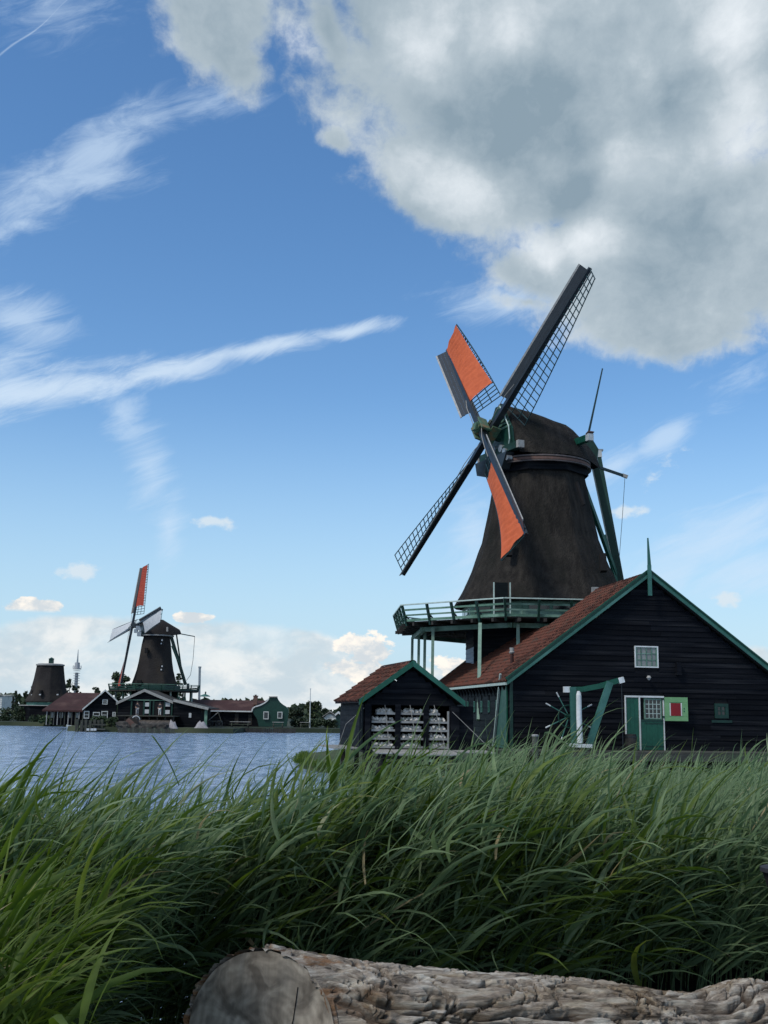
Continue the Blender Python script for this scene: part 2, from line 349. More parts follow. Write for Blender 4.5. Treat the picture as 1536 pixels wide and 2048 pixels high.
# ------------------------------------------------------------------ water and land
WAVE = .20
def water_mat():
    m = bpy.data.materials.new('river_water'); m.use_nodes = True; nt = m.node_tree; N = nt.nodes; L = nt.links
    bs = N['Principled BSDF']; bs.inputs['Base Color'].default_value = (.05, .10, .17, 1); bs.inputs['Roughness'].default_value = .10
    bs.inputs['IOR'].default_value = 1.33
    tc = N.new('ShaderNodeTexCoord'); h = None
    for sc_, st, amp, rz in ((.8, (1, 1.5, 1), 1.0, 12), (2.2, (1, 1.4, 1), .5, -18), (7.0, (1, 1.2, 1), .14, 30), (.22, (1, 1.3, 1), 1.2, 5)):
        mp = N.new('ShaderNodeMapping'); mp.inputs['Rotation'].default_value = (0, 0, R(rz)); mp.inputs['Scale'].default_value = st; L.new(tc.outputs['Object'], mp.inputs[0])
        n = N.new('ShaderNodeTexNoise'); n.inputs['Scale'].default_value = sc_; n.inputs['Detail'].default_value = 4; n.inputs['Roughness'].default_value = .6; n.inputs['Distortion'].default_value = .4
        L.new(mp.outputs[0], n.inputs['Vector'])
        a = N.new('ShaderNodeMath'); a.operation = 'MULTIPLY_ADD'; L.new(n.outputs[0], a.inputs[0]); a.inputs[1].default_value = amp
        if h is None: a.inputs[2].default_value = 0
        else: L.new(h, a.inputs[2])
        h = a.outputs[0]
    # noise streaks in the base colour stand in for sky reflected off wave facets
    mp = N.new('ShaderNodeMapping'); mp.inputs['Scale'].default_value = (1, .22, 1); L.new(tc.outputs['Object'], mp.inputs[0])
    n = N.new('ShaderNodeTexNoise'); n.inputs['Scale'].default_value = 1.5; n.inputs['Detail'].default_value = 6; n.inputs['Roughness'].default_value = .75; L.new(mp.outputs[0], n.inputs['Vector'])
    mr = N.new('ShaderNodeMapRange'); mr.inputs[1].default_value = .38; mr.inputs[2].default_value = .62; L.new(n.outputs[0], mr.inputs[0])
    mx = N.new('ShaderNodeMix'); mx.data_type = 'RGBA'; L.new(mr.outputs[0], mx.inputs[0]); mx.inputs[6].default_value = (.07, .14, .24, 1); mx.inputs[7].default_value = (.38, .50, .68, 1); L.new(mx.outputs[2], bs.inputs['Base Color'])
    bp = N.new('ShaderNodeBump'); bp.inputs['Strength'].default_value = 1.0; bp.inputs['Distance'].default_value = WAVE
    L.new(h, bp.inputs['Height']); L.new(bp.outputs[0], bs.inputs['Normal'])
    return m
o = MB().add([(-4000, -60, 0), (4000, -60, 0), (4000, 7000, 0), (-4000, 7000, 0)], [(0, 1, 2, 3)]).build('water', water_mat()); tag(o, kind='structure')

M['soil'] = mat('bank_soil', (.035, .030, .020), (.018, .018, .011), rough=1, scale=3, bump=.6, rnd=0, c3=(.022, .036, .012), s3=2)
M['turf'] = mat('grass_turf', (.040, .062, .010), (.028, .045, .009), rough=1, scale=2.5, bump=.8, bscale=14, rnd=0, c3=(.06, .075, .025), s3=.6)
M['turf2'] = mat('far_grass', (.018, .028, .012), (.012, .020, .009), rough=1, scale=.25, bump=.8, bscale=2, rnd=0, c3=(.05, .06, .03), s3=.08)

# near bank: from behind the camera to the reed bed
def far_edge(x):            # where the bank meets the water, grows to the right
    t = min(1, max(0, (x+2.2)/7.5)); t = t*t*(3-2*t)*.35 + t*.65
    return 5.6 + 9.2*t
def ground_z(x, y):
    e = far_edge(x) + .9
    t = min(1, max(0, (y-(e-2.2))/2.2)); t = t*t*(3-2*t)
    return 1.0*(1-t) - .25*t + .03*mnoise.noise(Vector((x, y, 0)))
rows = []
for i in range(46):
    y = -14 + (34)*(i/45)**.8
    rows.append([(-16+36*j/60, y, ground_z(-16+36*j/60, y)) for j in range(61)])
o = MB().grid(rows).build('ground', M['soil'], smooth=True); tag(o, kind='structure')

# mill yard, an island of turf beyond the creek
yard = [(-3.8, 53.5), (-3.1, 51.0), (-1.4, 47.5), (-1.2, 39.8), (4.2, 39.6), (5.3, 41.6), (12, 42.0), (40, 43), (60, 60), (50, 95), (10, 95), (-1, 80), (-4.2, 62)]
def pad(name, poly, z, m, depth=1.2, slope=.6, kind='structure'):
    c = Vector((sum(p[0] for p in poly)/len(poly), sum(p[1] for p in poly)/len(poly), 0)); n = len(poly)
    out = []
    for p in poly:
        d = (Vector((p[0], p[1], 0))-c).normalized(); out.append((p[0]+d.x*slope, p[1]+d.y*slope, z-depth))
    b = MB().add([(p[0], p[1], z) for p in poly]+out, [tuple(range(n))]+[(i, n+i, n+(i+1) % n, (i+1) % n) for i in range(n)])
    o = fixn(b.build(name, m)); tag(o, kind=kind); return o
pad('mill_yard', yard, .32, M['turf'], depth=.8, slope=.15)
# far bank
fp = [(-3500, 420), (-400, 200), (-62, 163), (-43.5, 160), (-38, 152), (-36.5, 131), (-33.5, 127.5), (-17.2, 131), (-16.6, 140), (-5, 143.5), (6, 146), (40, 150), (160, 170), (3500, 500), (3500, 6500), (-3500, 6500)]
n = len(fp)
b = MB().add([(p[0], p[1], .55) for p in fp]+[(p[0], p[1]-.6, -.4) for p in fp], [tuple(range(n))[::-1]]+[(i, n+i, n+(i+1) % n, (i+1) % n) for i in range(n)])
o = fixn(b.build('far_bank', M['turf2'])); tag(o, kind='structure')

# ------------------------------------------------------------------ windmills
def octshape(rot, soft=.35):
    def f(t):
        a = ((t-rot+math.pi/8) % (math.pi/4)) - math.pi/8     # corner at rot
        k = math.cos(math.pi/8)/math.cos(math.pi/8-abs(a))
        return 1*(1-soft*.25) * (k*(1-soft)+ .97*soft)
    return f
def rotor_frame(a, t):
    n = Vector((-math.sin(a)*math.cos(t), -math.cos(a)*math.cos(t), math.sin(t)))
    u = Vector((math.cos(a), -math.sin(a), 0)); w = u.cross(n)
    if w.z < 0: w = -w
    return n, u, w
def beta(f, b0=26, b1=-10):       # weather angle along the sail
    return R(b0+(b1-b0)*f)
def make_sail(mill, hub, n, u, w, th, Rr, cloth=None, cfrac=1.0, latw=1.72, off=0.0, r0=.17, nbar=24, thin=.04, bw=.60, lead='grey', sway=0.0, b0=26, b1=-10, uplongs=(.33, .66, 1.0), bt=38, waist=0.0):
    er = u*math.cos(th)+w*math.sin(th); et = -u*math.sin(th)+w*math.cos(th)
    hub = hub + n*off
    root = empty('sail', hub); root.parent = mill
    P = lambda r, s, d=0.0: er*r + et*s + n*d           # local to hub
    def L(r, s, extra=0):       # lattice surface: s>0 to the trailing side
        f = (r/Rr-r0)/(1-r0); s = s*(1-waist*math.sin(math.pi*min(1, max(0, f)))**.8) if s > 0 else s; bb = beta(f, b0, b1)
        return er*r - et*(s*math.cos(bb)) - n*(s*math.sin(bb)-extra)
    MB().beam(P(-.2, 0), P(Rr, 0), .30*Rr/9.9, .34*Rr/9.9, side=et, w2=.15*Rr/9.9, h2=.16*Rr/9.9).build('spar', M['spar'], root)
    rs = [Rr*(r0+(1-r0-.004)*k/(nbar-1)) for k in range(nbar)]
    for r in rs:
        MB().beam(L(r, -.12), L(r, latw), thin, thin, side=er).build('sail_bar', M['lath'], root)
    for s in uplongs:
        b = MB()
        for i in range(nbar-1):
            b.beam(L(rs[i], latw*s, .02), L(rs[i+1], latw*s, .02), thin, thin, side=n)
        b.build('sail_lath', M['lath'], root)
    # wind board on the leading side, pale leading edge, in four planks
    cb, sb = math.cos(R(bt)), math.sin(R(bt)); ra, rb = Rr*.205, Rr*.985; s0 = .09*Rr/9.9
    for k in range(3):
        a0 = s0+bw*k/3; a1 = s0+bw*(k+1)/3-.004
        b = MB()
        for (x0, x1) in ((ra if k < 2 else ra-.05, rb),):
            q = [P(x0, a0*cb, a0*sb), P(x1, a0*cb, a0*sb), P(x1, a1*cb, a1*sb), P(x0, a1*cb, a1*sb)]
            b.prism(q, (-et*sb+n*cb)*.03)
        fixn(b.build('wind_board', M['wboard'], root))
    a0 = s0+bw; a1 = a0+.10*Rr/9.9
    fixn(MB().prism([P(ra-.1, a0*cb, a0*sb), P(rb, a0*cb, a0*sb), P(rb, a1*cb, a1*sb), P(ra-.1, a1*cb, a1*sb)], (-et*sb+n*cb)*.04).build('leading_edge', M[lead], root))
    if cloth:
        rows = []; ns = 60; ncx = 10
        for i in range(ns+1):
            f = i/ns; r = Rr*(.30 + .69*f); row = []
            wf = cfrac*(1-.06*math.sin(math.pi*f)) if cfrac >= .9 else cfrac*(.55+.45*f**1.5)
            for j in range(ncx+1):
                s = latw*wf*(j/ncx)*.97 + .02
                lo = .12*math.sin(math.pi*j/ncx)*(1-f)*(1 if i == 0 else .2)
                wr = .06*math.sin(f*120 + j*.9 + math.sin(f*11)*2)*math.sin(math.pi*min(1, j/ncx*1.02))*(.4+.6*f)
                row.append(L(r + lo, s, .085 + wr + .05*math.sin(math.pi*j/ncx)*math.sin(math.pi*f)))
            rows.append(row)
        MB().grid(rows).build('sail_cloth', M[cloth], root, smooth=True)
        b = MB()
        for i in range(0, 36):
            r = Rr*(.30+.69*i/36); b.beam(L(r, latw*cfrac*.93, .05), L(r+.03, latw*cfrac*1.0, .03), .03, .03)
        b.build('cloth_cord', M['spar'], root, kind='stuff')
    b = MB().tube([P(Rr*.30, -.05, .28), P(Rr*.22, .05, .35), P(Rr*.12, .1, .3), P(Rr*.04, .22, .2)], .022, 5)
    b.build('sail_rope', M['rope'], root)
    return root

def cap_mesh(ax, side, zb_f, zb_b, ridge, hw, segs=14):
    """stations along the axis: list of (q, half_width, ridge_z, base_z)"""
    rows = []
    for (q, h, zr, zb) in hw:
        row = []
        for j in range(segs+1):
            t = math.pi*j/segs; c = math.cos(t); s_ = math.sin(t)
            x = h*c; z = zb+(zr-zb)*(1-abs(c)**2.3)
            row.append(ax*q + side*x + Vector((0, 0, z)))
        rows.append(row)
    return rows

# ---- the near mill
MC = Vector((8.2, 57.3, .78)); zz = MC.z
mill = tag(empty('windmill', MC), 'large thatched windmill with orange sailcloths rising behind the black barn', 'windmill')
OCT = R(-109.5)
# base of tarred boards
Rb = 3.95; corners = [Vector((Rb*math.cos(OCT+k*math.pi/4), Rb*math.sin(OCT+k*math.pi/4), 0)) for k in range(8)]
base = empty('mill_base'); base.parent = mill
core = MB().lathe([(-.5, Rb-.12), (6.6, Rb-.12)], 8, phase=OCT).build('inner_wall', M['void'], base)
for k in range(8):
    a, c = corners[k], corners[(k+1) % 8]; d = (c-a).normalized(); nrm = Vector((d.y, -d.x, 0)); vis = k in (5, 6, 7, 0)
    rows_ = 26
    h = 6.4/rows_
    b = MB()
    for r_ in range(rows_):
        z0 = r_*h
        q = [a+Vector((0, 0, z0))+nrm*.05, a+Vector((0, 0, z0+h*1.08))-nrm*.0, ]
        bb = MB() if vis else b
        bb.add([a+nrm*.045+Vector((0,0,z0)), c+nrm*.045+Vector((0,0,z0)), c+nrm*.015+Vector((0,0,z0+h*1.1)), a+nrm*.015+Vector((0,0,z0+h*1.1)),
                a-nrm*.03+Vector((0,0,z0)), c-nrm*.03+Vector((0,0,z0)), c-nrm*.03+Vector((0,0,z0+h*1.1)), a-nrm*.03+Vector((0,0,z0+h*1.1))],
               [(0,1,2,3),(4,7,6,5),(0,4,5,1),(1,5,6,2),(2,6,7,3),(3,7,4,0)])
        if vis: bb.build('board', M['tarpale'] if (k == 6 and r_ < 21) else M['tar'], base)
    if not vis: b.build('board', M['tar'], base)
# thatched body
zt = lambda z: z-zz
prof = [(8.10, 4.95), (8.18, 5.08), (8.5, 4.86), (8.9, 4.62), (9.4, 4.36), (10.1, 4.02), (10.85, 3.70), (11.6, 3.40), (12.5, 3.18), (13.8, 2.90), (14.7, 2.72), (15.2, 2.62)]
fin = []
for i in range(len(prof)-1):
    for k in range(5): t = k/5; fin.append((zt(prof[i][0]*(1-t)+prof[i+1][0]*t), prof[i][1]*(1-t)+prof[i+1][1]*t))
fin.append((zt(prof[-1][0]), prof[-1][1]))
b = MB().lathe(fin, 128, shape=octshape(OCT, .3))
b.v = [(lambda v: (v[0]*(1+.012*mnoise.fractal(Vector((v[0]*1.2, v[1]*1.2, v[2]*.5)), 1, 2, 4)), v[1]*(1+.012*mnoise.fractal(Vector((v[0]*1.2+9, v[1]*1.2, v[2]*.5)), 1, 2, 4)), v[2]))(v) for v in b.v]
b.build('thatched_body', M['thatch'], mill, smooth=True)
# skirt under the thatch: grey-green boards with small windows behind the gallery rail
sk = empty('skirt_wall'); sk.parent = mill
for k in range(8):
    a = Vector((4.15*math.cos(OCT+k*math.pi/4), 4.15*math.sin(OCT+k*math.pi/4), 0)); c = Vector((4.15*math.cos(OCT+(k+1)*math.pi/4), 4.15*math.sin(OCT+(k+1)*math.pi/4), 0))
    d = (c-a).normalized(); nrm = Vector((d.y, -d.x, 0)); L_ = (c-a).length
    for r_ in range(5):
        z0 = zt(6.9)+r_*.27
        MB().prism([a+Vector((0,0,z0)), c+Vector((0,0,z0)), c+Vector((0,0,z0+.255)), a+Vector((0,0,z0+.255))], nrm*.03).build('board', M['pgreen'], sk)
    if k in (6, 7, 0):
        for f in (.25, .62):
            p = a+d*L_*f+nrm*.05+Vector((0, 0, zt(7.75)))
            MB().beam(p-d*.5, p+d*.5, .05, .26, side=nrm).build('window', M['dpane'], sk)
# cap ring and cap
A_ = R(66.0); TILT = R(13.7)
nn, uu, ww = rotor_frame(A_, TILT); ax = Vector((nn.x, nn.y, 0)).normalized(); sd = Vector((uu.x, uu.y, 0))
MB().lathe([(zt(15.0), 2.60), (zt(15.0), 2.66), (zt(15.5), 2.60), (zt(15.5), 2.4)], 8, phase=OCT, cap=False).build('curb_boards', M['tar'], mill)
b = MB().lathe([(zt(15.38), 2.62), (zt(15.38), 2.78), (zt(15.44), 2.78), (zt(15.44), 2.62)], 48, cap=False); b.build('curb_rim', M['rim'], mill)
b = MB().lathe([(zt(15.47), 2.5), (zt(15.47), 2.74), (zt(15.60), 2.74), (zt(15.60), 2.5)], 48, cap=False); b.build('curb_rim', M['brick'], mill)
b = MB().lathe([(zt(15.64), 2.5), (zt(15.64), 2.76), (zt(15.72), 2.76), (zt(15.72), 2.5)], 48, cap=False); b.build('curb_rim', M['rim'], mill)
cap = empty('cap'); cap.parent = mill
st = [(2.30, 1.75, zt(18.62), zt(16.0)), (2.22, 1.85, zt(18.70), zt(15.85)), (1.6, 2.32, zt(18.66), zt(15.78)), (.9, 2.62, zt(18.52), zt(15.76)), (0.1, 2.78, zt(18.34), zt(15.76)),
      (-.7, 2.70, zt(18.18), zt(15.74)), (-1.35, 2.42, zt(18.06), zt(15.74)), (-1.6, 2.28, zt(17.95), zt(15.74)), (-2.2, 1.85, zt(17.55), zt(15.74)), (-2.8, 1.35, zt(17.2), zt(15.72)), (-3.3, .95, zt(16.8), zt(15.72)), (-3.5, .6, zt(16.5), zt(15.9))]
b = MB().grid(cap_mesh(ax, sd, 0, 0, 0, st, 22)); nb = len(b.v); k = 23
b.f.append(tuple(range(k))); b.f.append(tuple(range(nb-k, nb))[::-1])
b.v = [(v[0], v[1], v[2]+.05*mnoise.fractal(Vector(v)*1.1, 1, 2, 3)) for v in b.v]
fixn(b.build('cap_thatch', M['thatch'], cap, smooth=True))
Q = lambda q, s, z: ax*q + sd*s + Vector((0, 0, zt(z)))
MB().beam(Q(2.35, 0, 18.78), Q(-1.7, 0, 18.10), .30, .07, side=sd).build('ridge_board', M['spar'], cap)
# front boards (green) with pale steps
fixn(MB().prism([Q(2.34, -1.6, 15.95), Q(2.34, 1.6, 15.95), Q(2.34, 1.35, 17.2), Q(2.34, .35, 18.7), Q(2.34, -.35, 18.7), Q(2.34, -1.35, 17.2)], ax*.08).build('front_boards', M['dgreen'], cap))
for i in range(7):
    z0 = 17.35+i*.2; hw_ = 1.25-i*.16
    MB().beam(Q(2.44, .05, z0), Q(2.44, hw_, z0+.05), .04, .10, side=ax).build('step', M['pgreen'], cap)
MB().tube([Q(2.52, .25, 18.65), Q(2.56, .8, 18.0), Q(2.56, 1.25, 17.3), Q(2.56, 1.35, 16.6), Q(2.5, 1.1, 16.2)], .035, 6).build('bow_trim', M['rail'], cap)
# breast beams below the poll end, with pale block ends
MB().beam(Q(2.45, -1.9, 16.15), Q(2.45, 2.05, 16.15), .34, .36, side=ax).build('breast_beam', M['dgreen'], cap)
for s in (-1.95, 2.1):
    MB().beam(Q(2.45, s, 16.15), Q(2.45, s+.22, 16.15), .35, .37, side=ax).build('beam_end', M['grey'], cap)
b = MB()
for (q, s, z, r) in ((2.55, .55, 16.25, .2), (2.6, 1.0, 16.0, .17), (2.6, .6, 15.65, .16), (2.55, -.2, 16.3, .24), (2.5, -.9, 15.9, .25), (2.6, 1.3, 15.6, .14), (2.5, .1, 15.6, .22)):
    b.tube([Q(q-.15, s, z), Q(q+.12, s, z)], r, 9)
b.build('gear_cover', M['steel'], cap)
fixn(MB().prism([Q(2.3, -1.7, 15.2), Q(2.3, -.6, 14.9), Q(2.3, .9, 15.1), Q(2.3, 1.4, 15.9), Q(2.3, -1.9, 15.9)], ax*.5).build('front_skirt', M['spar'], cap))
# windshaft and poll end
HUB = at(971, 862, 56.0) - MC
MB().tube([HUB-nn*3.0, HUB-nn*.4], [.33, .30], 12).build('windshaft', M['dgreen'], mill)
poll = empty('poll_end', HUB); poll.parent = mill
MB().beam(nn*-.58, nn*.58, .50, .50, side=uu*math.cos(R(45.6))+ww*math.sin(R(45.6))).build('poll_block', M['iron'], poll)
MB().beam(nn*.62, nn*.72, .4, .4, side=uu).build('poll_face', M['iron'], poll)
for k in range(2):
    th = R(45.6)+k*math.pi/2
    e_ = uu*math.cos(th)+ww*math.sin(th); f_ = -uu*math.sin(th)+ww*math.cos(th)
    for s in (-1, 1):
        MB().beam(f_*(.36*s)+nn*(.30 if k else -.30)-e_*.55, f_*(.36*s)+nn*(.30 if k else -.30)+e_*.55, .09, .5, side=f_).build('wedge', M['iron'], poll)
# four sails: lower-left and upper-right bare, the other two with orange cloth
S_ = [dict(th=45.6, cloth=None, off=-.27), dict(th=135.6, cloth='orange', off=.27), dict(th=225.6, cloth=None, off=-.27), dict(th=315.6, cloth='orange', off=.27, cfrac=1.0, waist=.30)]
for s in S_:
    make_sail(mill, HUB, nn, uu, ww, R(s['th']), 9.9, cloth=s['cloth'], lead='grey', off=s['off'], cfrac=s.get('cfrac', 1.0), waist=s.get('waist', 0.0), bw=.60 if s['cloth'] else .46)
# tail: cross beams through the cap, tail pole and braces
E1 = at(1176, 876, 55.0)-MC; E0 = E1 + Vector((-1.35, 3.0, -.02))
MB().beam(E0, E1, .30, .34).build('cross_beam', M['green'], mill)
d_ = (E1-E0).normalized()
MB().beam(E1+d_*.002, E1+d_*.28, .31, .35).build('beam_end', M['white'], mill)
MB().beam(E1+d_*.05+Vector((0, 0, .18)), E1+d_*.3+Vector((0, 0, .28)), .36, .05).build('beam_hood', M['brick'], mill)
T0 = at(1181, 890, 58.9)-MC; T1 = at(1240, 1166, 60.2)-MC
fixn(MB().prism([at(1150, 925, 58.6)-MC, at(1193, 932, 58.6)-MC, at(1197, 898, 58.6)-MC, at(1186, 880, 58.6)-MC, at(1168, 884, 58.6)-MC], Vector((.1, .5, 0))).build('tail_boards', M['dgreen'], mill))
MB().beam(T0, T1, .34, .36, w2=.36, h2=.4).build('tail_pole', M['dgreen'], mill)
MB().beam(at(1198, 915, 61.5)-MC, at(1243, 1160, 60.2)-MC, .22, .24).build('tail_brace', M['dgreen'], mill)
MB().beam(at(1198, 915, 61.5)-MC, at(1197, 902, 61.5)-MC, .30, .30).build('beam_end', M['white'], mill)
MB().beam(at(1197, 902, 61.5)-MC, at(1197, 899, 61.5)-MC, .5, .3).build('beam_hood', M['steel'], mill)
MB().beam(at(1160, 950, 57.8)-MC, at(1232, 1150, 60.0)-MC, .2, .2).build('tail_brace', M['green'], mill)
MB().beam(at(1207, 1070, 59.4)-MC, at(1233, 1165, 60.0)-MC, .14, .2).build('tail_brace', M['green'], mill)
MB().beam(at(1190, 932, 59.5)-MC, at(1246, 951, 61)-MC, .12, .14).build('brake_lever', M['lath'], mill)
MB().beam(at(1244, 950, 61)-MC, at(1255, 954, 61)-MC, .16, .18).build('lever_tip', M['grey'], mill)
MB().tube([at(1250, 953, 61)-MC, at(1245, 1030, 61)-MC, at(1239, 1110, 61)-MC, at(1236, 1170, 61)-MC], .014, 4).build('brake_rope', M['lath'], mill)
MB().tube([E1+Vector((0, 0, .1)), at(1205, 737, 55.0)-MC], [.06, .035], 6).build('pole', M['lath'], mill)
MB().tube([at(1153, 965, 54.3)-MC, at(1168, 1010, 54.1)-MC], .11, 6).build('dark_slot', M['void'], mill)
for (px, py, Y, w_, h_) in ((1018, 1092, 53.9, .3, 1.0), (1207, 1125, 53.9, .32, .9)):
    p = at(px, py, Y)-MC; MB().beam(p+Vector((0, 0, -h_/2)), p+Vector((0.0, .25, h_/2)), w_, .3, side=(1, 0, 0)).build('body_window', M['void'], mill)
# door in the thatch above the gallery
p = at(1003, 1190, 52.9)-MC
MB().box(p, (.62, .1, 1.2)).build('gallery_door', M['side'], mill)
for dx in (-.42, .36):
    MB().box(p+Vector((dx, -.5, -.3)), (.06, .06, 1.7)).build('door_post', M['rail'], mill)

# gallery
gal = empty('gallery'); gal.parent = mill
RG = 7.75; GZ = zt(7.02); gc = [Vector((RG*math.cos(OCT+k*math.pi/4), RG*math.sin(OCT+k*math.pi/4), 0)) for k in range(8)]
gi = [v.normalized()*4.0 for v in gc]
for k in range(8):
    a, c, ai, ci = gc[k], gc[(k+1) % 8], gi[k], gi[(k+1) % 8]
    L_ = (c-a).length; d = (c-a)/L_; out = Vector((d.y, -d.x, 0))
    up_ = Vector((0, 0, 1)); near = k in (0, 4, 5, 6, 7)
    # deck planks parallel to the edge, their ends stepping out unevenly at the corners
    npk = 15; b = MB()
    for j in range(npk):
        t0 = j/npk; t1 = (j+1)/npk-.006; ex = .10 if j == 0 else .03*random.random()
        A0 = a.lerp(ai, t0); C0 = c.lerp(ci, t0); A1 = a.lerp(ai, t1); C1 = c.lerp(ci, t1)
        q = [A0-d*ex, C0+d*ex, C1, A1]
        b = MB().prism([v+up_*(GZ-.06) for v in q], up_*.05)
        b.build('plank', M['dwood'], gal)
    # joists under the deck, sticking out past the edge
    for j in range(5):
        p = a+d*(L_*(j+.5)/5)
        MB().beam(p+out*.22+up_*(GZ-.15), p-out*3.4+up_*(GZ-.15), .12, .16, side=d).build('joist', M['dwood'], gal)
    # ring beam on posts, set in from the edge
    ra = .88; A2 = a*ra; C2 = c*ra
    MB().beam(A2-d*.15+up_*(GZ-.34), C2+d*.15+up_*(GZ-.34), .20, .22, side=out).build('ring_beam', M['pgreen'], gal)
    # rail: posts leaning outwards, top rail, two laths, kick board
    lean = out*.22
    hR = .80
    e1 = a+lean*1.4+up_*(GZ+hR); e2 = c+lean*1.4+up_*(GZ+hR)
    ea = a*(1+.30/RG)+up_*(GZ+hR); ec = c*(1+.30/RG)+up_*(GZ+hR)
    MB().beam(ea, ec, .12, .055, side=out).build('top_rail', M['rail'], gal)
    MB().beam(a*(1+.20/RG)+up_*(GZ+.55), c*(1+.20/RG)+up_*(GZ+.55), .03, .09, side=out).build('mid_rail', M['pgreen'], gal)
    MB().beam(a*(1+.11/RG)+up_*(GZ+.30), c*(1+.11/RG)+up_*(GZ+.30), .03, .08, side=out).build('mid_rail', M['pgreen'], gal)
    MB().beam(a*(1+.03/RG)+up_*(GZ+.06), c*(1+.03/RG)+up_*(GZ+.06), .03, .12, side=out).build('kick_board', M['pgreen'], gal)
    for j in range(4):
        f = j/4; p = a+d*L_*f
        ph = p*(1+(.28/RG)) if j == 0 else p+out*.28
        MB().beam(p+out*-.02+up_*(GZ-.2), ph+up_*(GZ+hR-.03), .10, .12, side=d).build('rail_post', M['dgreen'], gal)
        MB().beam(p-out*.35+up_*(GZ), p.lerp(ph, .5)+up_*(GZ+.35), .05, .06, side=d).build('rail_stay', M['dgreen'], gal)
# supporting posts: four down the left side, the near ones before the barn, two standing on its roof
for (px, Y, pz) in ((825, 60.6, 0), (838, 58.6, 0), (850, 56.6, 0), (866, 53.6, 0), (1036, 50.75, 5.0), (1092, 50.75, 5.6), (1150, 50.75, 6.0)):
    q = at(px, 1262, Y)-MC; f_ = at(px-3, 1400, Y)-MC
    MB().beam((f_.x if not pz else q.x, q.y, -.5), (q.x, q.y, GZ-.30), .14, .14, side=(1, 0, 0)).build('support_post', M['post'], gal)
MB().beam(at(957, 1440, 48.35)-MC, Vector(((at(960, 1243, 50.7)-MC).x, (at(960, 1243, 50.7)-MC).y, GZ-.30)), .15, .15, side=(1, 0, 0)).build('support_post', M['post'], gal)
# shutter-like pale fence of the skirt behind the rail is part of skirt_wall

# ------------------------------------------------------------------ the barn
ZP = 1.33
barn = tag(empty('barn', (5.02, 43.17, ZP), .141), 'big black weatherboarded barn with a red tiled roof and green bargeboards below the large windmill', 'barn')
W_, H_, HE = 11.3, 6.86, 2.62
SL = (H_-HE)/(W_/2); ANG = math.atan(SL)
def xz_wall(parent, mats, width, base, top_fn, openings, rowh=.2, y=0.0, seed=1, name='board'):
    """lapped boards on the plane y, local x 0..width; openings (x0,x1,z0,z1)"""
    rnd = random.Random(seed); z = base; n = 0
    while True:
        z1 = z+rowh
        xa, xb = top_fn(z+rowh*.5)
        if xb-xa < .12: break
        xa2, xb2 = top_fn(z1)
        segs = [(xa, xb, xa2, xb2)]
        for (o0, o1, p0, p1) in openings:
            if z1 > p0+.02 and z < p1-.02:
                ns = []
                for (s0, s1, t0, t1) in segs:
                    if o1 <= s0 or o0 >= s1: ns.append((s0, s1, t0, t1)); continue
                    if o0-s0 > .05: ns.append((s0, o0, t0, o0))
                    if s1-o1 > .05: ns.append((o1, s1, o1, t1))
                segs = ns
        for (s0, s1, t0, t1) in segs:
            j = rnd.uniform(-.006, .006); t = rnd.uniform(.0, .006); dz = rnd.uniform(-.006, .006)
            # long rows are butted from two boards at an uneven place
            cuts = [s0, s1]
            if s1-s0 > 4.5: cuts = [s0, s0+(s1-s0)*rnd.uniform(.3, .7), s1]
            for q in range(len(cuts)-1):
                a, b_ = cuts[q], cuts[q+1]-.004
                ta = t0 if q == 0 else a; tb = t1 if q == len(cuts)-2 else b_
                ta = max(ta, a-.001) if ta >= a else a; tb = min(tb, b_)
                if tb-ta < .02: tb = ta+.02
                yb = y-.034-t+j; yt = y-.008+j*.5
                MB().add([(a, yb, z+dz), (b_, yb, z+dz+j), (tb, yt, z1+.02), (ta, yt, z1+.02), (a, y+.01, z+dz), (b_, y+.01, z+dz+j), (tb, y+.01, z1+.02), (ta, y+.01, z1+.02)],
                         [(0,1,2,3),(4,7,6,5),(0,4,5,1),(1,5,6,2),(2,6,7,3),(3,7,4,0)]).build(name, mats, parent)
        z = z1; n += 1
        if n > 80: break
gw = empty('gable_wall'); gw.parent = barn
def gtop(z):
    if z < HE-.1: return 0.0, W_
    k = (z-HE+.1)/SL; return k, W_-k
op = [(5.03, 6.01, 3.20, 4.04), (4.57, 6.20, 0, 2.10), (8.29, 8.86, 1.27, 1.85)]
xz_wall(gw, M['tar'], W_, .0, gtop, op, .203)
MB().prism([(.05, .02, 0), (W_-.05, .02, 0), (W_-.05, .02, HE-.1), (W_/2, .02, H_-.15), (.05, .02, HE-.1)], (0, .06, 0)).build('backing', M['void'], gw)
# side wall, facing left, seen at a grazing angle
sw = empty('side_wall', (0, 0, 0), math.pi/2); sw.parent = barn    # local x runs along barn depth, y to the left
sw.rotation_euler = (0, 0, math.pi/2); sw.location = (0, 0, 0)
# here the local frame is mirrored: outside is +y
rnd = random.Random(5); LS = 16.0
wins = [.62+1.35*i for i in range(6)]
hs = 0.0; r_ = 0
while hs < HE-.05:
    h1 = hs+.26; segs = [(0.0, LS)]
    for w0 in wins:
        if h1 > 1.37 and hs < 1.85:
            ns = []
            for s0, s1 in segs:
                if w0 > s0 and w0+.24 < s1: ns += [(s0, w0), (w0+.24, s1)]
                else: ns.append((s0, s1))
            segs = ns
    for s0, s1 in segs:
        MB().add([(s0, .034, hs), (s1, .034, hs), (s1, .01, h1+.02), (s0, .01, h1+.02), (s0, -.02, hs), (s1, -.02, hs), (s1, -.02, h1+.02), (s0, -.02, h1+.02)],
                 [(0,3,2,1),(4,5,6,7),(0,1,5,4),(1,2,6,5),(2,3,7,6),(3,0,4,7)]).build('board', M['side'], sw)
    hs = h1; r_ += 1
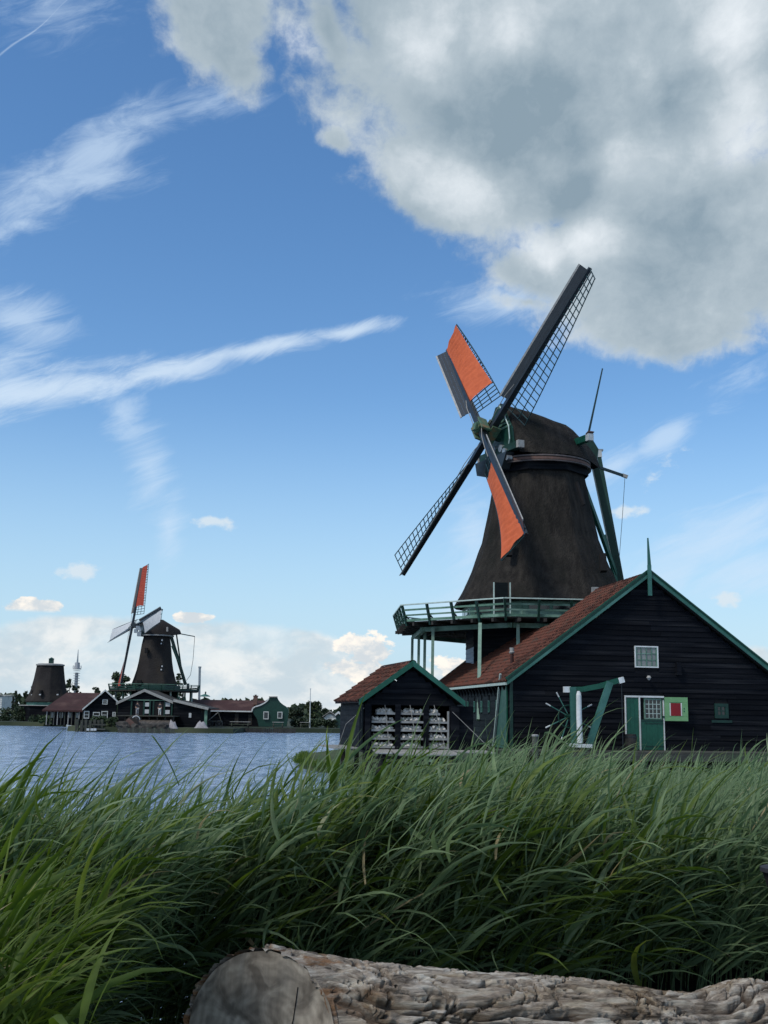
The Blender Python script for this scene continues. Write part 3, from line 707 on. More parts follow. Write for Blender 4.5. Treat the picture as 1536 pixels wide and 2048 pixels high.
for w0 in wins:
    MB().bb((w0+.03, .0, 1.40), (w0+.21, .01, 1.82)).build('pane', M['pane'], sw)
    f = MB()
    for q in ((w0, 1.37, w0+.03, 1.85), (w0+.21, 1.37, w0+.24, 1.85), (w0+.03, 1.37, w0+.21, 1.40), (w0+.03, 1.82, w0+.21, 1.85), (w0+.03, 1.60, w0+.21, 1.62)):
        f.bb((q[0], -.01, q[1]), (q[2], .06, q[3]))
    f.build('window_frame', M['teal'], sw)
# other walls so the barn is a closed box
MB().bb((.03, .1, 0), (.08, LS, HE)).build('inner_wall', M['void'], barn)
MB().bb((W_-.08, .1, 0), (W_, LS, HE)).build('right_wall', M['tar'], barn)
MB().prism([(0, LS, 0), (W_, LS, 0), (W_, LS, HE-.1), (W_/2, LS, HE+1.2), (0, LS, HE-.1)], (0, .1, 0)).build('back_wall', M['tar'], barn)
# corner board and the slanting green downpipe board with a pale edge
MB().bb((-.05, -.06, 0), (.07, -.04, HE-.05)).build('corner_board', M['dgreen'], barn)
fixn(MB().prism([(-.065, .25, HE-.1), (-.065, .92, HE-.1), (-.065, 2.05, 0), (-.065, .25, 0)], (-.05, 0, 0)).build('green_side_board', M['door'], barn))
MB().beam((-.16, .98, HE+.25), (-.16, 2.18, 0), .07, .09, side=(1, 0, 0)).build('downpipe', M['rail'], barn)
# roof
def tile_mesh(tw, th, name='tile', mt=None):
    b = MB(); n = 5; rows = []
    for (yy, zo) in ((-.04, .062), (th, .012)):
        row = []
        for i in range(n+1):
            t = i/n; row.append((t*tw*1.06, yy, zo+.040*math.sin(t*math.pi*2+.5)))
        rows.append(row)
    b.grid(rows)
    # front lip
    base = rows[0]; b.add([p for p in base]+[(p[0], p[1]+.01, p[2]-.075) for p in base], [(i+1, i, n+1+i, n+2+i) for i in range(n)])
    return b.mesh(name, mt or M['tile'], smooth=False)
def tiled(roof, origin, along, upslope, nrm, L_of_row, S, tw, th, limit, order_key, seed=3, keep=None, matt=None):
    """tiles over a slope: along = horizontal unit, upslope = unit; the best `limit` become parts, the rest one part"""
    rnd = random.Random(seed); me = [tile_mesh(tw, th, 'tile', matt) for _ in range(1)][0]
    cells = []
    nr = int(S/th)
    for r_ in range(nr):
        y0 = r_*th; L_ = L_of_row(y0+th/2)
        for c_ in range(int(L_/tw)):
            cells.append((r_, c_))
    cells.sort(key=order_key)
    rest = MB(); rotm = Matrix((along, upslope, nrm)).transposed()
    # only needed when along x up = normal
    for i, (r_, c_) in enumerate(cells):
        p = origin + along*(c_*tw+rnd.uniform(-.006, .006)) + upslope*(r_*th+rnd.uniform(-.008, .008)) + nrm*rnd.uniform(0, .012)
        Mx = Matrix.Translation(p) @ (rotm @ Matrix.Rotation(rnd.uniform(-.02, .02), 3, 'Z') @ Matrix.Rotation(rnd.uniform(-.02, .03), 3, 'X')).to_4x4()
        if i < limit: inst('tile', me, roof, Mx)
        else: rest.add([Mx @ v.co for v in me.vertices], [tuple(f.vertices) for f in me.polygons])
    if rest.v: rest.build('tile', matt or M['tile'], roof, kind='stuff')
OV = .22   # eave overhang down the slope
ca, sa = math.cos(ANG), math.sin(ANG)
lroof = empty('left_roof'); lroof.parent = barn
S_L = (W_/2)/ca + OV
org = Vector((-OV*ca, -.22, HE-OV*sa+.06))
nr = Vector((-sa, 0, ca)); ups = Vector((ca, 0, sa)); alg = Vector((0, 1, 0))
L1, L2 = 6.2, 16.3
# alg x ups must equal nr for a right-handed frame: (0,1,0)x(ca,0,sa) = (sa,0,-ca) -> mirror by running along -y
alg2 = Vector((0, -1, 0))
def rowlen(y):
    x = -OV*ca + y*ca
    return L2 if x < 3.4 else L1
def tiled_left():
    tw, th = .235, .30
    rnd = random.Random(3); me = tile_mesh(tw, th); cells = []
    for r_ in range(int(S_L/th)):
        for c_ in range(int(rowlen((r_+.5)*th)/tw)): cells.append((r_, c_))
    cells.sort(key=lambda rc: rc[1]*tw*1.0 + (0 if rc[0] < 60 else 9))
    rest = MB(); rotm = Matrix((alg2, ups, nr)).transposed()
    for i, (r_, c_) in enumerate(cells):
        p = org + alg*((c_+1)*tw+rnd.uniform(-.006, .006)) + ups*(r_*th+rnd.uniform(-.008, .008)) + nr*rnd.uniform(0, .014)
        Mx = Matrix.Translation(p) @ (rotm @ Matrix.Rotation(rnd.uniform(-.025, .025), 3, 'Z') @ Matrix.Rotation(rnd.uniform(-.02, .03), 3, 'X')).to_4x4()
        if i < 300: inst('tile', me, lroof, Mx)
        else: rest.add([Mx @ v.co for v in me.vertices], [tuple(f.vertices) for f in me.polygons])
    rest.build('tile', M['tile'], lroof, kind='stuff')
tiled_left()
# slabs under the tiles
def slab(p0, p1, p2, p3, off, name, m, par): return fixn(MB().prism([p0, p1, p2, p3], off).build(name, m, par))
xk = 3.4; zk = HE+xk*SL
slab((-OV*ca, -.2, HE-OV*sa), (W_/2, -.2, H_), (W_/2, L1-.3, H_), (-OV*ca, L1-.3, HE-OV*sa), nr*.045, 'roof_boarding', M['dwood'], lroof)
slab((-OV*ca, L1-.3, HE-OV*sa), (xk, L1-.3, zk), (xk, L2-.2, zk), (-OV*ca, L2-.2, HE-OV*sa), nr*.045, 'roof_boarding', M['dwood'], lroof)
rroof = empty('right_roof'); rroof.parent = barn
nr2 = Vector((sa, 0, ca))
slab((W_/2, -.2, H_), (W_+OV*ca, -.2, HE-OV*sa), (W_+OV*ca, L1-.3, HE-OV*sa), (W_/2, L1-.3, H_), nr2*.045, 'roof_boarding', M['dwood'], rroof)
def tiled_right():
    tw, th = .235, .30; me = tile_mesh(tw, th); rest = MB(); rotm = Matrix((Vector((0, 1, 0)), Vector((-ca, 0, sa)), nr2)).transposed()
    for r_ in range(int(S_L/th)):
        for c_ in range(int(L1/tw)):
            p = Vector((W_+OV*ca, -.22+c_*tw, HE-OV*sa+.06))+Vector((-ca, 0, sa))*(r_*th)
            Mx = Matrix.Translation(p) @ rotm.to_4x4(); rest.add([Mx @ v.co for v in me.vertices], [tuple(f.vertices) for f in me.polygons])
    rest.build('tile', M['tile'], rroof, kind='stuff')
tiled_right()
# ridge tiles
for i in range(16):
    y0 = -.2+i*.385
    b = MB(); rows = []
    for yy, s in ((y0, 1.06), (y0+.40, .95)):
        rows.append([(W_/2+.15*s*math.cos(t), yy, H_+.02+.13*s*math.sin(t)) for t in [math.pi*k/6 for k in range(7)]])
    b.grid(rows); b.build('ridge_tile', M['tile'], lroof)
MB().bb((W_/2-.22, L1-.12, H_-.02), (W_/2+.1, L1-.02, H_+.22)).build('ridge_end', M['grey'], lroof)
MB().beam((W_/2, L1-.1, H_+.08), (xk, L1-.1, zk+.08), .06, .10, side=(0, 1, 0)).build('verge_lead', M['dwood'], lroof)
MB().beam((-OV*ca, L2-.1, HE-OV*sa+.05), (xk, L2-.1, zk+.10), .05, .16, side=(0, 1, 0)).build('back_bargeboard', M['rail'], lroof)
# bargeboards: dark green cap board and lighter face board
for sgn in (-1, 1):
    cx = W_/2; ex = cx+sgn*(W_/2+OV*ca*1.25); ez = HE-OV*sa*1.25
    for (y0, off, wd, th_, m_, nm) in ((-.27, .02, .20, .05, 'door', 'bargeboard'), (-.315, -.115, .10, .03, 'teal', 'bargeboard_moulding'), ):
        a = Vector((cx, y0, H_+.13+off)); b_ = Vector((ex, y0, ez+.13+off))
        d = (b_-a).normalized(); nn_ = Vector((-d.z*1, 0, d.x)); nn_ = nn_ if nn_.z > 0 else -nn_
        q = [a+nn_*wd/2, b_+nn_*wd/2, b_-nn_*wd/2, a-nn_*wd/2/math.cos(0)]
        q[0].x = cx; q[3].x = cx
        q[0].z = a.z+wd/2/ca; q[3].z = a.z-wd/2/ca
        fixn(MB().prism(q, (0, th_, 0)).build(nm, M[m_ if sgn < 0 else ('green' if m_ == 'door' else 'teal')], barn))
    a = Vector((cx, -.18, H_+.20)); b_ = Vector((ex, -.18, ez+.20))
    MB().beam(a, b_, .26, .03, side=(0, 1, 0)).build('roof_edge_lath', M['dgreen'], barn)
# finial
MB().beam((W_/2-.03, -.36, 6.03), (W_/2-.03, -.36, 7.25), .15, .07, side=(1, 0, 0)).build('finial_board', M['teal'], barn)
MB().beam((W_/2-.03, -.36, 7.25), (W_/2-.06, -.36, 8.35), .13, .07, side=(1, 0, 0), w2=.05, h2=.04).build('finial_spike', M['teal'], barn)
# gutter and brackets on the left eave
MB().beam((-OV*ca-.03, -.1, HE-OV*sa-.02), (-OV*ca-.03, L2-.4, HE-OV*sa-.02), .07, .10, side=(1, 0, 0)).build('gutter', M['rail'], barn)
for i in range(24):
    y0 = .5+i*.62
    fixn(MB().prism([(-.02, y0, HE-.2), (-.22, y0, HE-.2), (-.05, y0, HE-.52), (-.02, y0, HE-.62)], (0, .13, 0)).build('eave_bracket', M['tar'], barn))
# lead pipe cowl on the roof
p = Vector((0.9, 3.2, HE+.9*SL+.1))
v = empty('vent_pipe', p); v.parent = barn
MB().tube([(0, 0, -.1), (0, 0, .42)], .075, 10).build('pipe', M['tile2'], v); MB().tube([(0, 0, .42), (0, 0, .48), (0, 0, .50), (0, 0, .66)], [.10, .13, .09, .10], 10).build('cowl', M['grey'], v)
# gable window
def sash(parent, x0, x1, z0, z1, nx, nz, fr, bar, pm, y=-.05, fw_=.05, bw_=.022, name='window', dep=.07):
    w = empty(name, (x0, 0, z0)); w.parent = parent; W2, H2 = x1-x0, z1-z0
    if fr:
        for q in ((0, 0, W2, fw_), (0, H2-fw_, W2, H2), (0, fw_, fw_, H2-fw_), (W2-fw_, fw_, W2, H2-fw_)):
            MB().bb((q[0], y-.02, q[1]), (q[2], y+dep, q[3])).build('frame', M[fr], w)
    i0 = fw_ if fr else 0; cw = (W2-2*i0)/nx; ch = (H2-2*i0)/nz
    for i in range(nx+1):
        MB().bb((i0+i*cw-bw_/2, y, i0), (i0+i*cw+bw_/2, y+.035, H2-i0)).build('glazing_bar', M[bar], w)
    for j in range(nz+1):
        MB().bb((i0, y+.004, i0+j*ch-bw_/2), (W2-i0, y+.031, i0+j*ch+bw_/2)).build('glazing_bar', M[bar], w)
    for i in range(nx):
        for j in range(nz):
            a = random.uniform(-.004, .004)
            MB().add([(i0+i*cw, y+.022+a, i0+j*ch), (i0+(i+1)*cw, y+.022-a, i0+j*ch), (i0+(i+1)*cw, y+.024, i0+(j+1)*ch), (i0+i*cw, y+.024+a, i0+(j+1)*ch)], [(0, 1, 2, 3)]).build('pane', M[pm], w)
    return w
sash(barn, 5.03, 6.01, 3.20, 4.05, 4, 3, 'white', 'pgreen', 'pane', bw_=.035)
MB().bb((5.07, -.055, 3.24), (5.13, -.02, 4.01)).build('window_stile', M['pgreen'], barn); MB().bb((5.91, -.055, 3.24), (5.97, -.02, 4.01)).build('window_stile', M['pgreen'], barn)
# double door with its frame, upper leaf glazed behind the open light-green shutter
dr = empty('door', (4.57, 0, 0)); dr.parent = barn
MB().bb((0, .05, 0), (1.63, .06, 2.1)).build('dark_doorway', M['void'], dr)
MB().bb((0, -.09, 2.03), (1.61, -.03, 2.10)).build('door_frame', M['white'], dr)
MB().bb((0, -.09, .55), (.045, -.03, 2.03)).build('door_frame', M['white'], dr)
MB().bb((.57, -.10, 0), (.625, -.03, 2.03)).build('door_frame', M['white'], dr)
MB().bb((1.565, -.09, 0), (1.61, -.03, 2.03)).build('door_frame', M['white'], dr)
for k in range(3): MB().bb((.05+k*.173, -.06, .02), (.05+k*.173+.168, -.03, 2.02)).build('door_plank', M['door'], dr)
for k in range(4): MB().bb((.63+k*.233, -.07, .02), (.63+k*.233+.229, -.035, 1.17)).build('door_plank', M['door'], dr)
for z0 in (.14, 1.02): MB().bb((.8, -.085, z0), (1.56, -.07, z0+.035)).build('strap_hinge', M['dgreen'], dr)
MB().bb((.63, -.09, 1.12), (1.56, -.03, 1.18)).build('door_rail', M['dgreen'], dr)
for z0 in (1.25, 1.95): MB().bb((1.54, -.11, z0), (1.60, -.09, z0+.08)).build('hinge', M['dgreen'], dr)
sash(dr, .80, 1.52, 1.19, 2.0, 4, 4, 'pgreen', 'rail', 'dpane', y=-.04, fw_=.04, bw_=.022, name='glazed_leaf')
sh = empty('shutter', (6.19, -.10, 1.14), R(-12)); sh.parent = barn
MB().bb((0, 0, 0), (.90, .03, .92)).build('shutter_board', M['lgreen'], sh)
for q in ((0, .72, .90, .92), (0, 0, .90, .18), (0, .18, .19, .72), (.68, .18, .90, .72)): MB().bb((q[0]+.002, -.018, q[1]+.002), (q[2]-.002, -.001, q[3]-.002)).build('shutter_frame', M['lgreen'], sh)
MB().bb((.19, -.014, .2), (.235, -.003, .70)).build('shutter_stripe', M['white'], sh); MB().bb((.625, -.014, .2), (.67, -.003, .70)).build('shutter_stripe', M['white'], sh)
MB().bb((.235, -.016, .2), (.625, -.004, .69)).build('shutter_panel', M['red'], sh)
for z0 in (.36, .46): MB().bb((.73, -.03, z0), (.77, -.018, z0+.05)).build('latch', M['green'], sh)
# small dark green window at the right
sash(barn, 8.29, 8.86, 1.27, 1.85, 2, 2, 'dgreen', 'dgreen', 'dpane', fw_=.12, bw_=.04)
MB().bb((8.15, -.06, 1.1), (9.0, -.042, 1.2)).build('window_board', M['dgreen'], barn)
MB().bb((6.72, -.20, 2.94), (6.90, -.03, 3.43)).build('vent_box', M['tar'], barn)
lm = empty('wall_lamp', (5.5, -.04, 2.86)); lm.parent = barn
MB().tube([(0, 0, 0), (0, -.12, .02), (.02, -.2, -.02)], .025, 6).build('arm', M['spar'], lm); MB().tube([(.02, -.2, .02), (.02, -.2, -.06), (.02, -.2, -.16)], [.05, .10, .03], 8).build('lamp_shade', M['grey'], lm)

# ------------------------------------------------------------------ deck in front of the barn
dk = tag(empty('timber_deck', (5.02, 43.17, ZP), .141), 'low grey timber deck on dark piles along the foot of the black barn', 'deck')
for k in range(8):
    y0 = -1.9+k*.235
    for (x0, x1) in ((-1.2, 4.1), (4.11, 9.3), (9.31, 16.0)):
        MB().bb((x0, y0, -.05), (x1, y0+.228, 0)).build('plank', M['wood'], dk)
MB().bb((.9, -1.96, -.34), (16, -1.905, -.055)).build('edge_beam', M['wood'], dk)
MB().bb((-1.3, -1.95, -.16), (.88, -1.905, -.06)).build('edge_beam', M['dwood'], dk)
for k in range(12): MB().beam((-.9+k*1.4, -1.75, -.06), (-.9+k*1.4, -1.75, -1.6), .16, .16).build('pile', M['dwood'], dk)
for k in range(3): MB().beam((-1.2, -1.7, -.5-.28*k), (9+2*k, -1.7, -.52-.28*k), .04, .07).build('lower_rail', M['dwood'], dk)
# walls below deck level (black plinth)
MB().bb((.05, -.0, -1.1), (W_, .05, 0)).build('plinth', M['dwood'], barn)

# mooring post
mp_ = tag(empty('mooring_post', at(1071, 1560, 40.6)), 'stubby weathered mooring post with a pale cap in front of the barn deck', 'post')
zt_ = at(1071, 1470, 40.6).z-mp_.location.z
MB().tube([(0, 0, -.3), (0, 0, zt_-.05)], .115, 12).build('shaft', M['wood'], mp_); MB().tube([(0, 0, zt_-.05), (0, 0, zt_), (0, 0, zt_+.025)], [.125, .13, .08], 12).build('cap', M['grey'], mp_)

# ------------------------------------------------------------------ hoist with the spoked wheel
hz = tag(empty('hoist', (5.02, 43.17, ZP), .141), 'green timber hoist with white column and spoked hand wheel in front of the barn', 'hoist')
YH = -1.3; K = 42.0/43.3
def hp(px, py, Y=None):         # point on the hoist's own upright plane 1.3 m before the gable
    d = ray(px, py); n_ = Vector((-math.sin(.141), math.cos(.141), 0)); O = Vector((5.02, 43.17, ZP))+n_*(YH if Y is None else Y)
    P = CAM + d*((O-CAM).dot(n_)/d.dot(n_)); q = P-Vector((5.02, 43.17, ZP)); uu_ = Vector((math.cos(.141), math.sin(.141), 0))
    return Vector((q.dot(uu_), q.dot(n_), q.z))
beam_pts = [hp(1139, 1379), hp(1165, 1378.5), hp(1200, 1372), hp(1236, 1361)]
b = MB()
for i in range(3): b.beam(beam_pts[i], beam_pts[i+1], .16, .19, side=(0, 1, 0))
b.build('top_beam', M['door'], hz)
MB().beam(hp(1127.5, 1379), hp(1140, 1379), .18, .22, side=(0, 1, 0)).build('beam_tip', M['white'], hz)
MB().beam(hp(1236.5, 1362), hp(1247, 1359), .18, .21, side=(0, 1, 0)).build('beam_tip', M['white'], hz)
YF = YH-.1
MB().beam(hp(1145.5, 1374, YF), hp(1149, 1489, YF), .24, .10, side=(1, 0, 0)).build('upright', M['teal'], hz)
MB().beam(hp(1220, 1364, YF), hp(1178, 1489, YF), .26, .10, side=(1, 0, 0)).build('brace', M['teal'], hz)
MB().tube([hp(1157, 1382, YF-.22), hp(1157.5, 1390, YF-.22), hp(1158, 1430, YF-.22), hp(1160, 1486, YF-.22)], [.05, .10, .105, .11], 12).build('white_column', M['white'], hz)
MB().beam(hp(1131, 1490, YF-.1), hp(1181, 1492, YF-.1), .42, .13, side=(0, 1, 0)).build('base_plank', M['white'], hz)
wh = empty('hand_wheel', hp(1138, 1433, YH+.35)); wh.parent = hz
wn_ = Vector((.93, -.36, 0)).normalized(); wa = Vector((wn_.y, -wn_.x, 0))
Rw = 1.25
# the wheel stands square to the column, seen obliquely; its spokes spread in its own plane
wpts = lambda t, r: Vector((math.cos(t)*r, 0, math.sin(t)*r))
for k, t in enumerate((27, 62, 118, 152, 205, 250, 292, 335)):
    t = R(t); 
    MB().tube([wpts(t, .12), wpts(t, .82)], .022, 6).build('spoke', M['teal'], wh)
    MB().tube([wpts(t, .82), wpts(t, 1.02)], .026, 6).build('spoke_tip', M['white'], wh)
b = MB(); b.tube([wpts(R(10*i), .42) for i in range(37)], .03, 6, cap=False); b.build('rim', M['dgreen'], wh)
MB().tube([(0, -.45, 0), (0, .3, 0)], .09, 10).build('hub', M['dgreen'], wh)
MB().tube([hp(1243, 1366), hp(1246, 1497)], .018, 5).build('hoist_rope', M['spar'], hz)
# dark tub by the door
t = tag(empty('tub', hp(1262, 1499, -.7) .copy()), 'dark barrel standing at the foot of the closed green door leaf', 'barrel')
t.location = Vector((5.02, 43.17, ZP)) + Matrix.Rotation(.141, 3, 'Z') @ Vector((hp(1262, 1499, -.7).x, -.7, 0))
MB().tube([(0, 0, 0), (0, 0, .2), (0, 0, .35), (0, 0, .62)], [.20, .24, .24, .21], 14).build('staves', M['dwood'], t)
for z_ in (.1, .5): MB().tube([(0, 0, z_), (0, 0, z_+.04)], .243 if z_ < .2 else .235, 14).build('hoop', M['spar'], t)

# ------------------------------------------------------------------ the chalk-drying shed
HY = R(12)
hut = tag(empty('drying_shed', (-.62, 40.0, ZP), HY), 'small black drying shed with open racks of white chalk at the water side', 'shed')
# local x right along the front, y back
cH = math.cos(HY)
def hl(px, py, y=0.0):
    n_ = Vector((-math.sin(HY), math.cos(HY), 0)); O = hut.location+n_*y; d = ray(px, py)
    P = CAM+d*((O-CAM).dot(n_)/d.dot(n_)); q = P-hut.location
    return Vector((q.dot(Vector((math.cos(HY), math.sin(HY), 0))), y, q.z))
WH = hl(917, 1450).x; AX = hl(822, 1327).x; AZ = hl(822, 1330).z; EZ = hl(717, 1406).z; EX = hl(717, 1406).x; EXR = hl(925, 1409).x
AX = (EX+EXR)/2; hs_ = (AZ-EZ)/(AX-EX); HD = 4.7
x0, x1 = hl(743, 1450).x, hl(898, 1450).x; zo = hl(820, 1409).z
WL = 0.0
def htop(z):
    wt = AZ-.12
    k = max(0, (z-(EZ+(-EX)*hs_-.12))/hs_); return WL+k, 2*AX-WL-k
fw_ = empty('front_wall'); fw_.parent = hut
xz_wall(fw_, M['tar'], WH, -.02, htop, [(x0, x1, -.1, zo)], .2, seed=9)
# posts, racks and trays
for xx in (x0+(x1-x0)*.335, x0+(x1-x0)*.70):
    MB().bb((xx-.10, -.04, -.02), (xx+.10, .08, zo)).build('rack_post', M['tar'], hut)
MB().bb((x1-.06, -.02, .02), (x1, .06, zo*.86)).build('rack_post', M['tray'], hut)
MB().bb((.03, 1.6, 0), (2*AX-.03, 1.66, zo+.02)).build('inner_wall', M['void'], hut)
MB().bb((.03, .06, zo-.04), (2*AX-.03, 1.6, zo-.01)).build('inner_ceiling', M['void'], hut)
bays = [(x0, x0+(x1-x0)*.335-.10), (x0+(x1-x0)*.335+.10, x0+(x1-x0)*.70-.10), (x0+(x1-x0)*.70+.10, x1-.06)]
word = ['left', 'middle', 'right']; lv = ['lowest', 'second lowest', 'middle', 'second highest', 'topmost']
rnd = random.Random(21)
lump_mesh = []
for k in range(6):
    bm = bmesh.new(); bmesh.ops.create_icosphere(bm, subdivisions=1, radius=1)
    for v_ in bm.verts: v_.co *= rnd.uniform(.72, 1.2)
    me = bpy.data.meshes.new('lump'); bm.to_mesh(me); bm.free(); lump_mesh.append(([tuple(v.co) for v in me.vertices], [tuple(f.vertices) for f in me.polygons]))
HM = Matrix.Translation(hut.location) @ Matrix.Rotation(HY, 4, 'Z')
for bi, (a, c) in enumerate(bays):
    for li in range(5):
        z0 = .02+li*(zo*.93)/5+.02
        xa, xc = a, c
        if li == 4:
            if bi == 0: xa += .18
            if bi == 2: xc -= .28
        t_ = MB()
        t_.bb((xa, .0, z0), (xc, .85, z0+.03)); t_.bb((xa, -.012, z0+.0), (xc, .0, z0+.075))
        t_.build('tray', M['tray'], hut)
        b = MB()
        for q in range(int((xc-xa)*120)):
            s = rnd.uniform(.030, .080); x = rnd.uniform(xa+s, xc-s); y = rnd.uniform(.06, .5); z = z0+.03+s*.6+max(0, .11*rnd.random()-.10*abs(y-.28))
            vs, fs = lump_mesh[rnd.randrange(6)]; rm = Matrix.Rotation(rnd.uniform(0, 6), 3, Vector((rnd.random(), rnd.random(), rnd.random())).normalized())
            b.add([HM @ (rm @ Vector(v)*s+Vector((x, y, z))) for v in vs], fs)
        o = b.build('chalk_pile', M['chalk'], None, kind='stuff')
        tag(o, 'lumps of white chalk drying on the %s tray of the %s rack bay' % (lv[li], word[bi]), 'chalk', 'chalk lumps on the drying racks')
# side wall facing left
hsw = empty('side_wall'); hsw.parent = hut
for r_ in range(8):
    z0 = -.02+r_*.2
    if z0 > EZ: break
    MB().add([(-.034, 0, z0), (-.034, HD, z0), (-.008, HD, z0+.215), (-.008, 0, z0+.215), (.01, 0, z0), (.01, HD, z0), (.01, HD, z0+.215), (.01, 0, z0+.215)],
             [(0,3,2,1),(4,5,6,7),(0,1,5,4),(1,2,6,5),(2,3,7,6),(3,0,4,7)]).build('board', M['tar'], hsw)
MB().bb((2*AX-.04, 0, 0), (2*AX, HD, EZ)).build('right_wall', M['tar'], hut)
MB().prism([(0, HD, 0), (2*AX, HD, 0), (2*AX, HD, EZ+.1), (AX, HD, AZ-.1), (0, HD, EZ+.1)], (0, .05, 0)).build('back_wall', M['tar'], hut)
# folded-open shutter leaves: two narrow ones at the left corner, a wide one beyond the right corner
for xx in (-.09, -.17): MB().bb((xx, -.14, -.0), (xx+.05, -.07, EZ-.1)).build('shutter_leaf', M['side'], hut)
MB().bb((x0-.26, -.11, 0), (x0-.06, -.06, EZ-.02)).build('shutter_leaf', M['tar'], hut)
MB().bb((x1+.05, -.10, 0), (x1+.36, -.05, EZ-.05)).build('shutter_leaf', M['tar'], hut)
pR = hl(946, 1413, .1)
MB().bb((2*AX+.0, .05, -.02), (pR.x, .10, pR.z)).build('shutter_leaf', M['tar'], hut)
# roof of the shed
hang = math.atan(hs_); hc, hsn = math.cos(hang), math.sin(hang); OVH = -EX/hc
hroof = empty('roof'); hroof.parent = hut
def hut_tiles():
    tw, th = .235, .30; me = tile_mesh(tw, th); SLn = (AX-EX)/hc; Lh = HD+.5; n = 0
    ups_ = Vector((hc, 0, hsn)); nr_ = Vector((-hsn, 0, hc)); o_ = Vector((EX, -.22, EZ+.07)); rotm = Matrix((Vector((0, -1, 0)), ups_, nr_)).transposed()
    rnd = random.Random(4)
    for r_ in range(int(SLn/th)+1):
        for c_ in range(int(Lh/tw)):
            p = o_+Vector((0, (c_+1)*tw+rnd.uniform(-.008, .008), 0))+ups_*(r_*th+rnd.uniform(-.01, .01))+nr_*rnd.uniform(0, .018)
            inst('tile', me, hroof, Matrix.Translation(p) @ (rotm @ Matrix.Rotation(rnd.uniform(-.03, .03), 3, 'Z')).to_4x4()); n += 1
    r2 = MB(); nr_ = Vector((hsn, 0, hc)); ups_ = Vector((-hc, 0, hsn)); rotm = Matrix((Vector((0, 1, 0)), ups_, nr_)).transposed()
    for r_ in range(int(SLn/th)+1):
        for c_ in range(int(Lh/tw)):
            p = Vector((2*AX-EX, -.22+c_*tw, EZ+.07))+ups_*(r_*th); Mx = Matrix.Translation(p) @ rotm.to_4x4()
            r2.add([Mx @ v.co for v in me.vertices], [tuple(f.vertices) for f in me.polygons])
    r2.build('tile', M['tile'], hroof, kind='stuff')
hut_tiles()
for sgn in (-1, 1):
    ex = AX+sgn*(AX-EX)
    slab((AX, -.2, AZ), (ex, -.2, EZ), (ex, HD+.25, EZ), (AX, HD+.25, AZ), Vector((0, 0, .05)), 'roof_boarding', M['dwood'], hroof)
    for (y0, m_) in ((-.29, 'door' if sgn < 0 else 'green'),):
        q = [Vector((AX, y0, AZ+.16)), Vector((ex+sgn*.03, y0, EZ+.13)), Vector((ex+sgn*.03, y0, EZ-.07)), Vector((AX, y0, AZ-.06))]
        fixn(MB().prism(q, (0, .05, 0)).build('bargeboard', M[m_], hut))
    q = [Vector((AX, HD+.26, AZ+.16)), Vector((ex, HD+.26, EZ+.13)), Vector((ex, HD+.26, EZ+.03)), Vector((AX, HD+.26, AZ+.02))]
    fixn(MB().prism(q, (0, .04, 0)).build('bargeboard', M['rail'], hut))
for i in range(13):
    y0 = -.25+i*.40; rows = []
    for yy, s in ((y0, 1.06), (y0+.41, .95)): rows.append([(AX+.13*s*math.cos(t), yy, AZ+.06+.11*s*math.sin(t)) for t in [math.pi*k/6 for k in range(7)]])
    MB().grid(rows).build('ridge_tile', M['tile'], hroof)
# drop-down flaps with their ropes
def flap(pts, nm='flap'):
    b = fixn(MB().prism(pts, (0, 0, -.04)).build(nm, M['grey'], hut)); return b
f0, f1 = x0+.02, x1-.0
for k in range(3):
    flap([(f0+.02-.06*k*0, -.05-.2*k, -.0-.035*k), (f0+(.60), -.05-.2*k, -.0-.035*k), (f0+.62, -.24-.2*k, -.03-.035*k), (f0+.05, -.24-.2*k, -.03-.035*k)], 'flap_board')
for k in range(4):
    flap([(f0+.64+.02*k, -.05-.22*k, .0-.035*k), (f1+.02+.06*k, -.05-.22*k, .0-.035*k), (f1+.07+.06*k, -.26-.22*k, -.03-.035*k), (f0+.67+.02*k, -.26-.22*k, -.03-.035*k)], 'flap_board')
a, c = hl(676, 1496, 1.2), hl(733, 1495, -.1)
MB().add([(-1.0, .1, .03), (-.04, .1, .03), (-.04, 4, .03), (-1.0, 4, .03), (-1.0, .1, -.01), (-.04, .1, -.01), (-.04, 4, -.01), (-1.0, 4, -.01)], [(0,1,2,3),(7,6,5,4),(0,4,5,1),(1,5,6,2),(2,6,7,3),(3,7,4,0)]).build('side_flap', M['tray'], hut)
pa, pb = hl(903, 1493, -.05), hl(985, 1500, -.45)
fixn(MB().prism([(pa.x, -.05, .0), (pb.x-.15, -.05, .0), (pb.x+.1, -.6, -.07), (pa.x+.35, -.6, -.05)], (0, 0, -.04)).build('flap_board', M['grey'], hut))
for (p_, q_, Y1, Y2) in (((905, 1424), (981, 1498), -.1, -.5), ((728, 1416), (692, 1448), -.15, .5), ((692, 1448), (676, 1494), .5, 1.0), ((770, 1410), (778, 1487), -.03, -.25), ((820, 1410), (834, 1492), -.03, -.4), ((868, 1410), (890, 1495), -.03, -.4)):
    MB().tube([hl(*p_, Y1), hl(*q_, Y2)], .012, 5).build('flap_rope', M['rope'], hut)
for k in range(7): MB().beam((.1+k*.55, .05, 0), (.1+k*.55, .05, -1.9), .16, .16).build('pile', M['dwood'], hut)
MB().bb((-.06, -.02, -.1), (2*AX, HD, -.03)).build('floor_frame', M['dwood'], hut)
for k in range(7): MB().beam((.1+k*.55, HD-.1, 0), (.1+k*.55, HD-.1, -1.9), .16, .16).build('pile', M['dwood'], hut)
for k in range(3): MB().bb((-.02, .0, -.34-.2*k), (2*AX, .05, -.24-.2*k)).build('skirting_board', M['dwood'], hut)

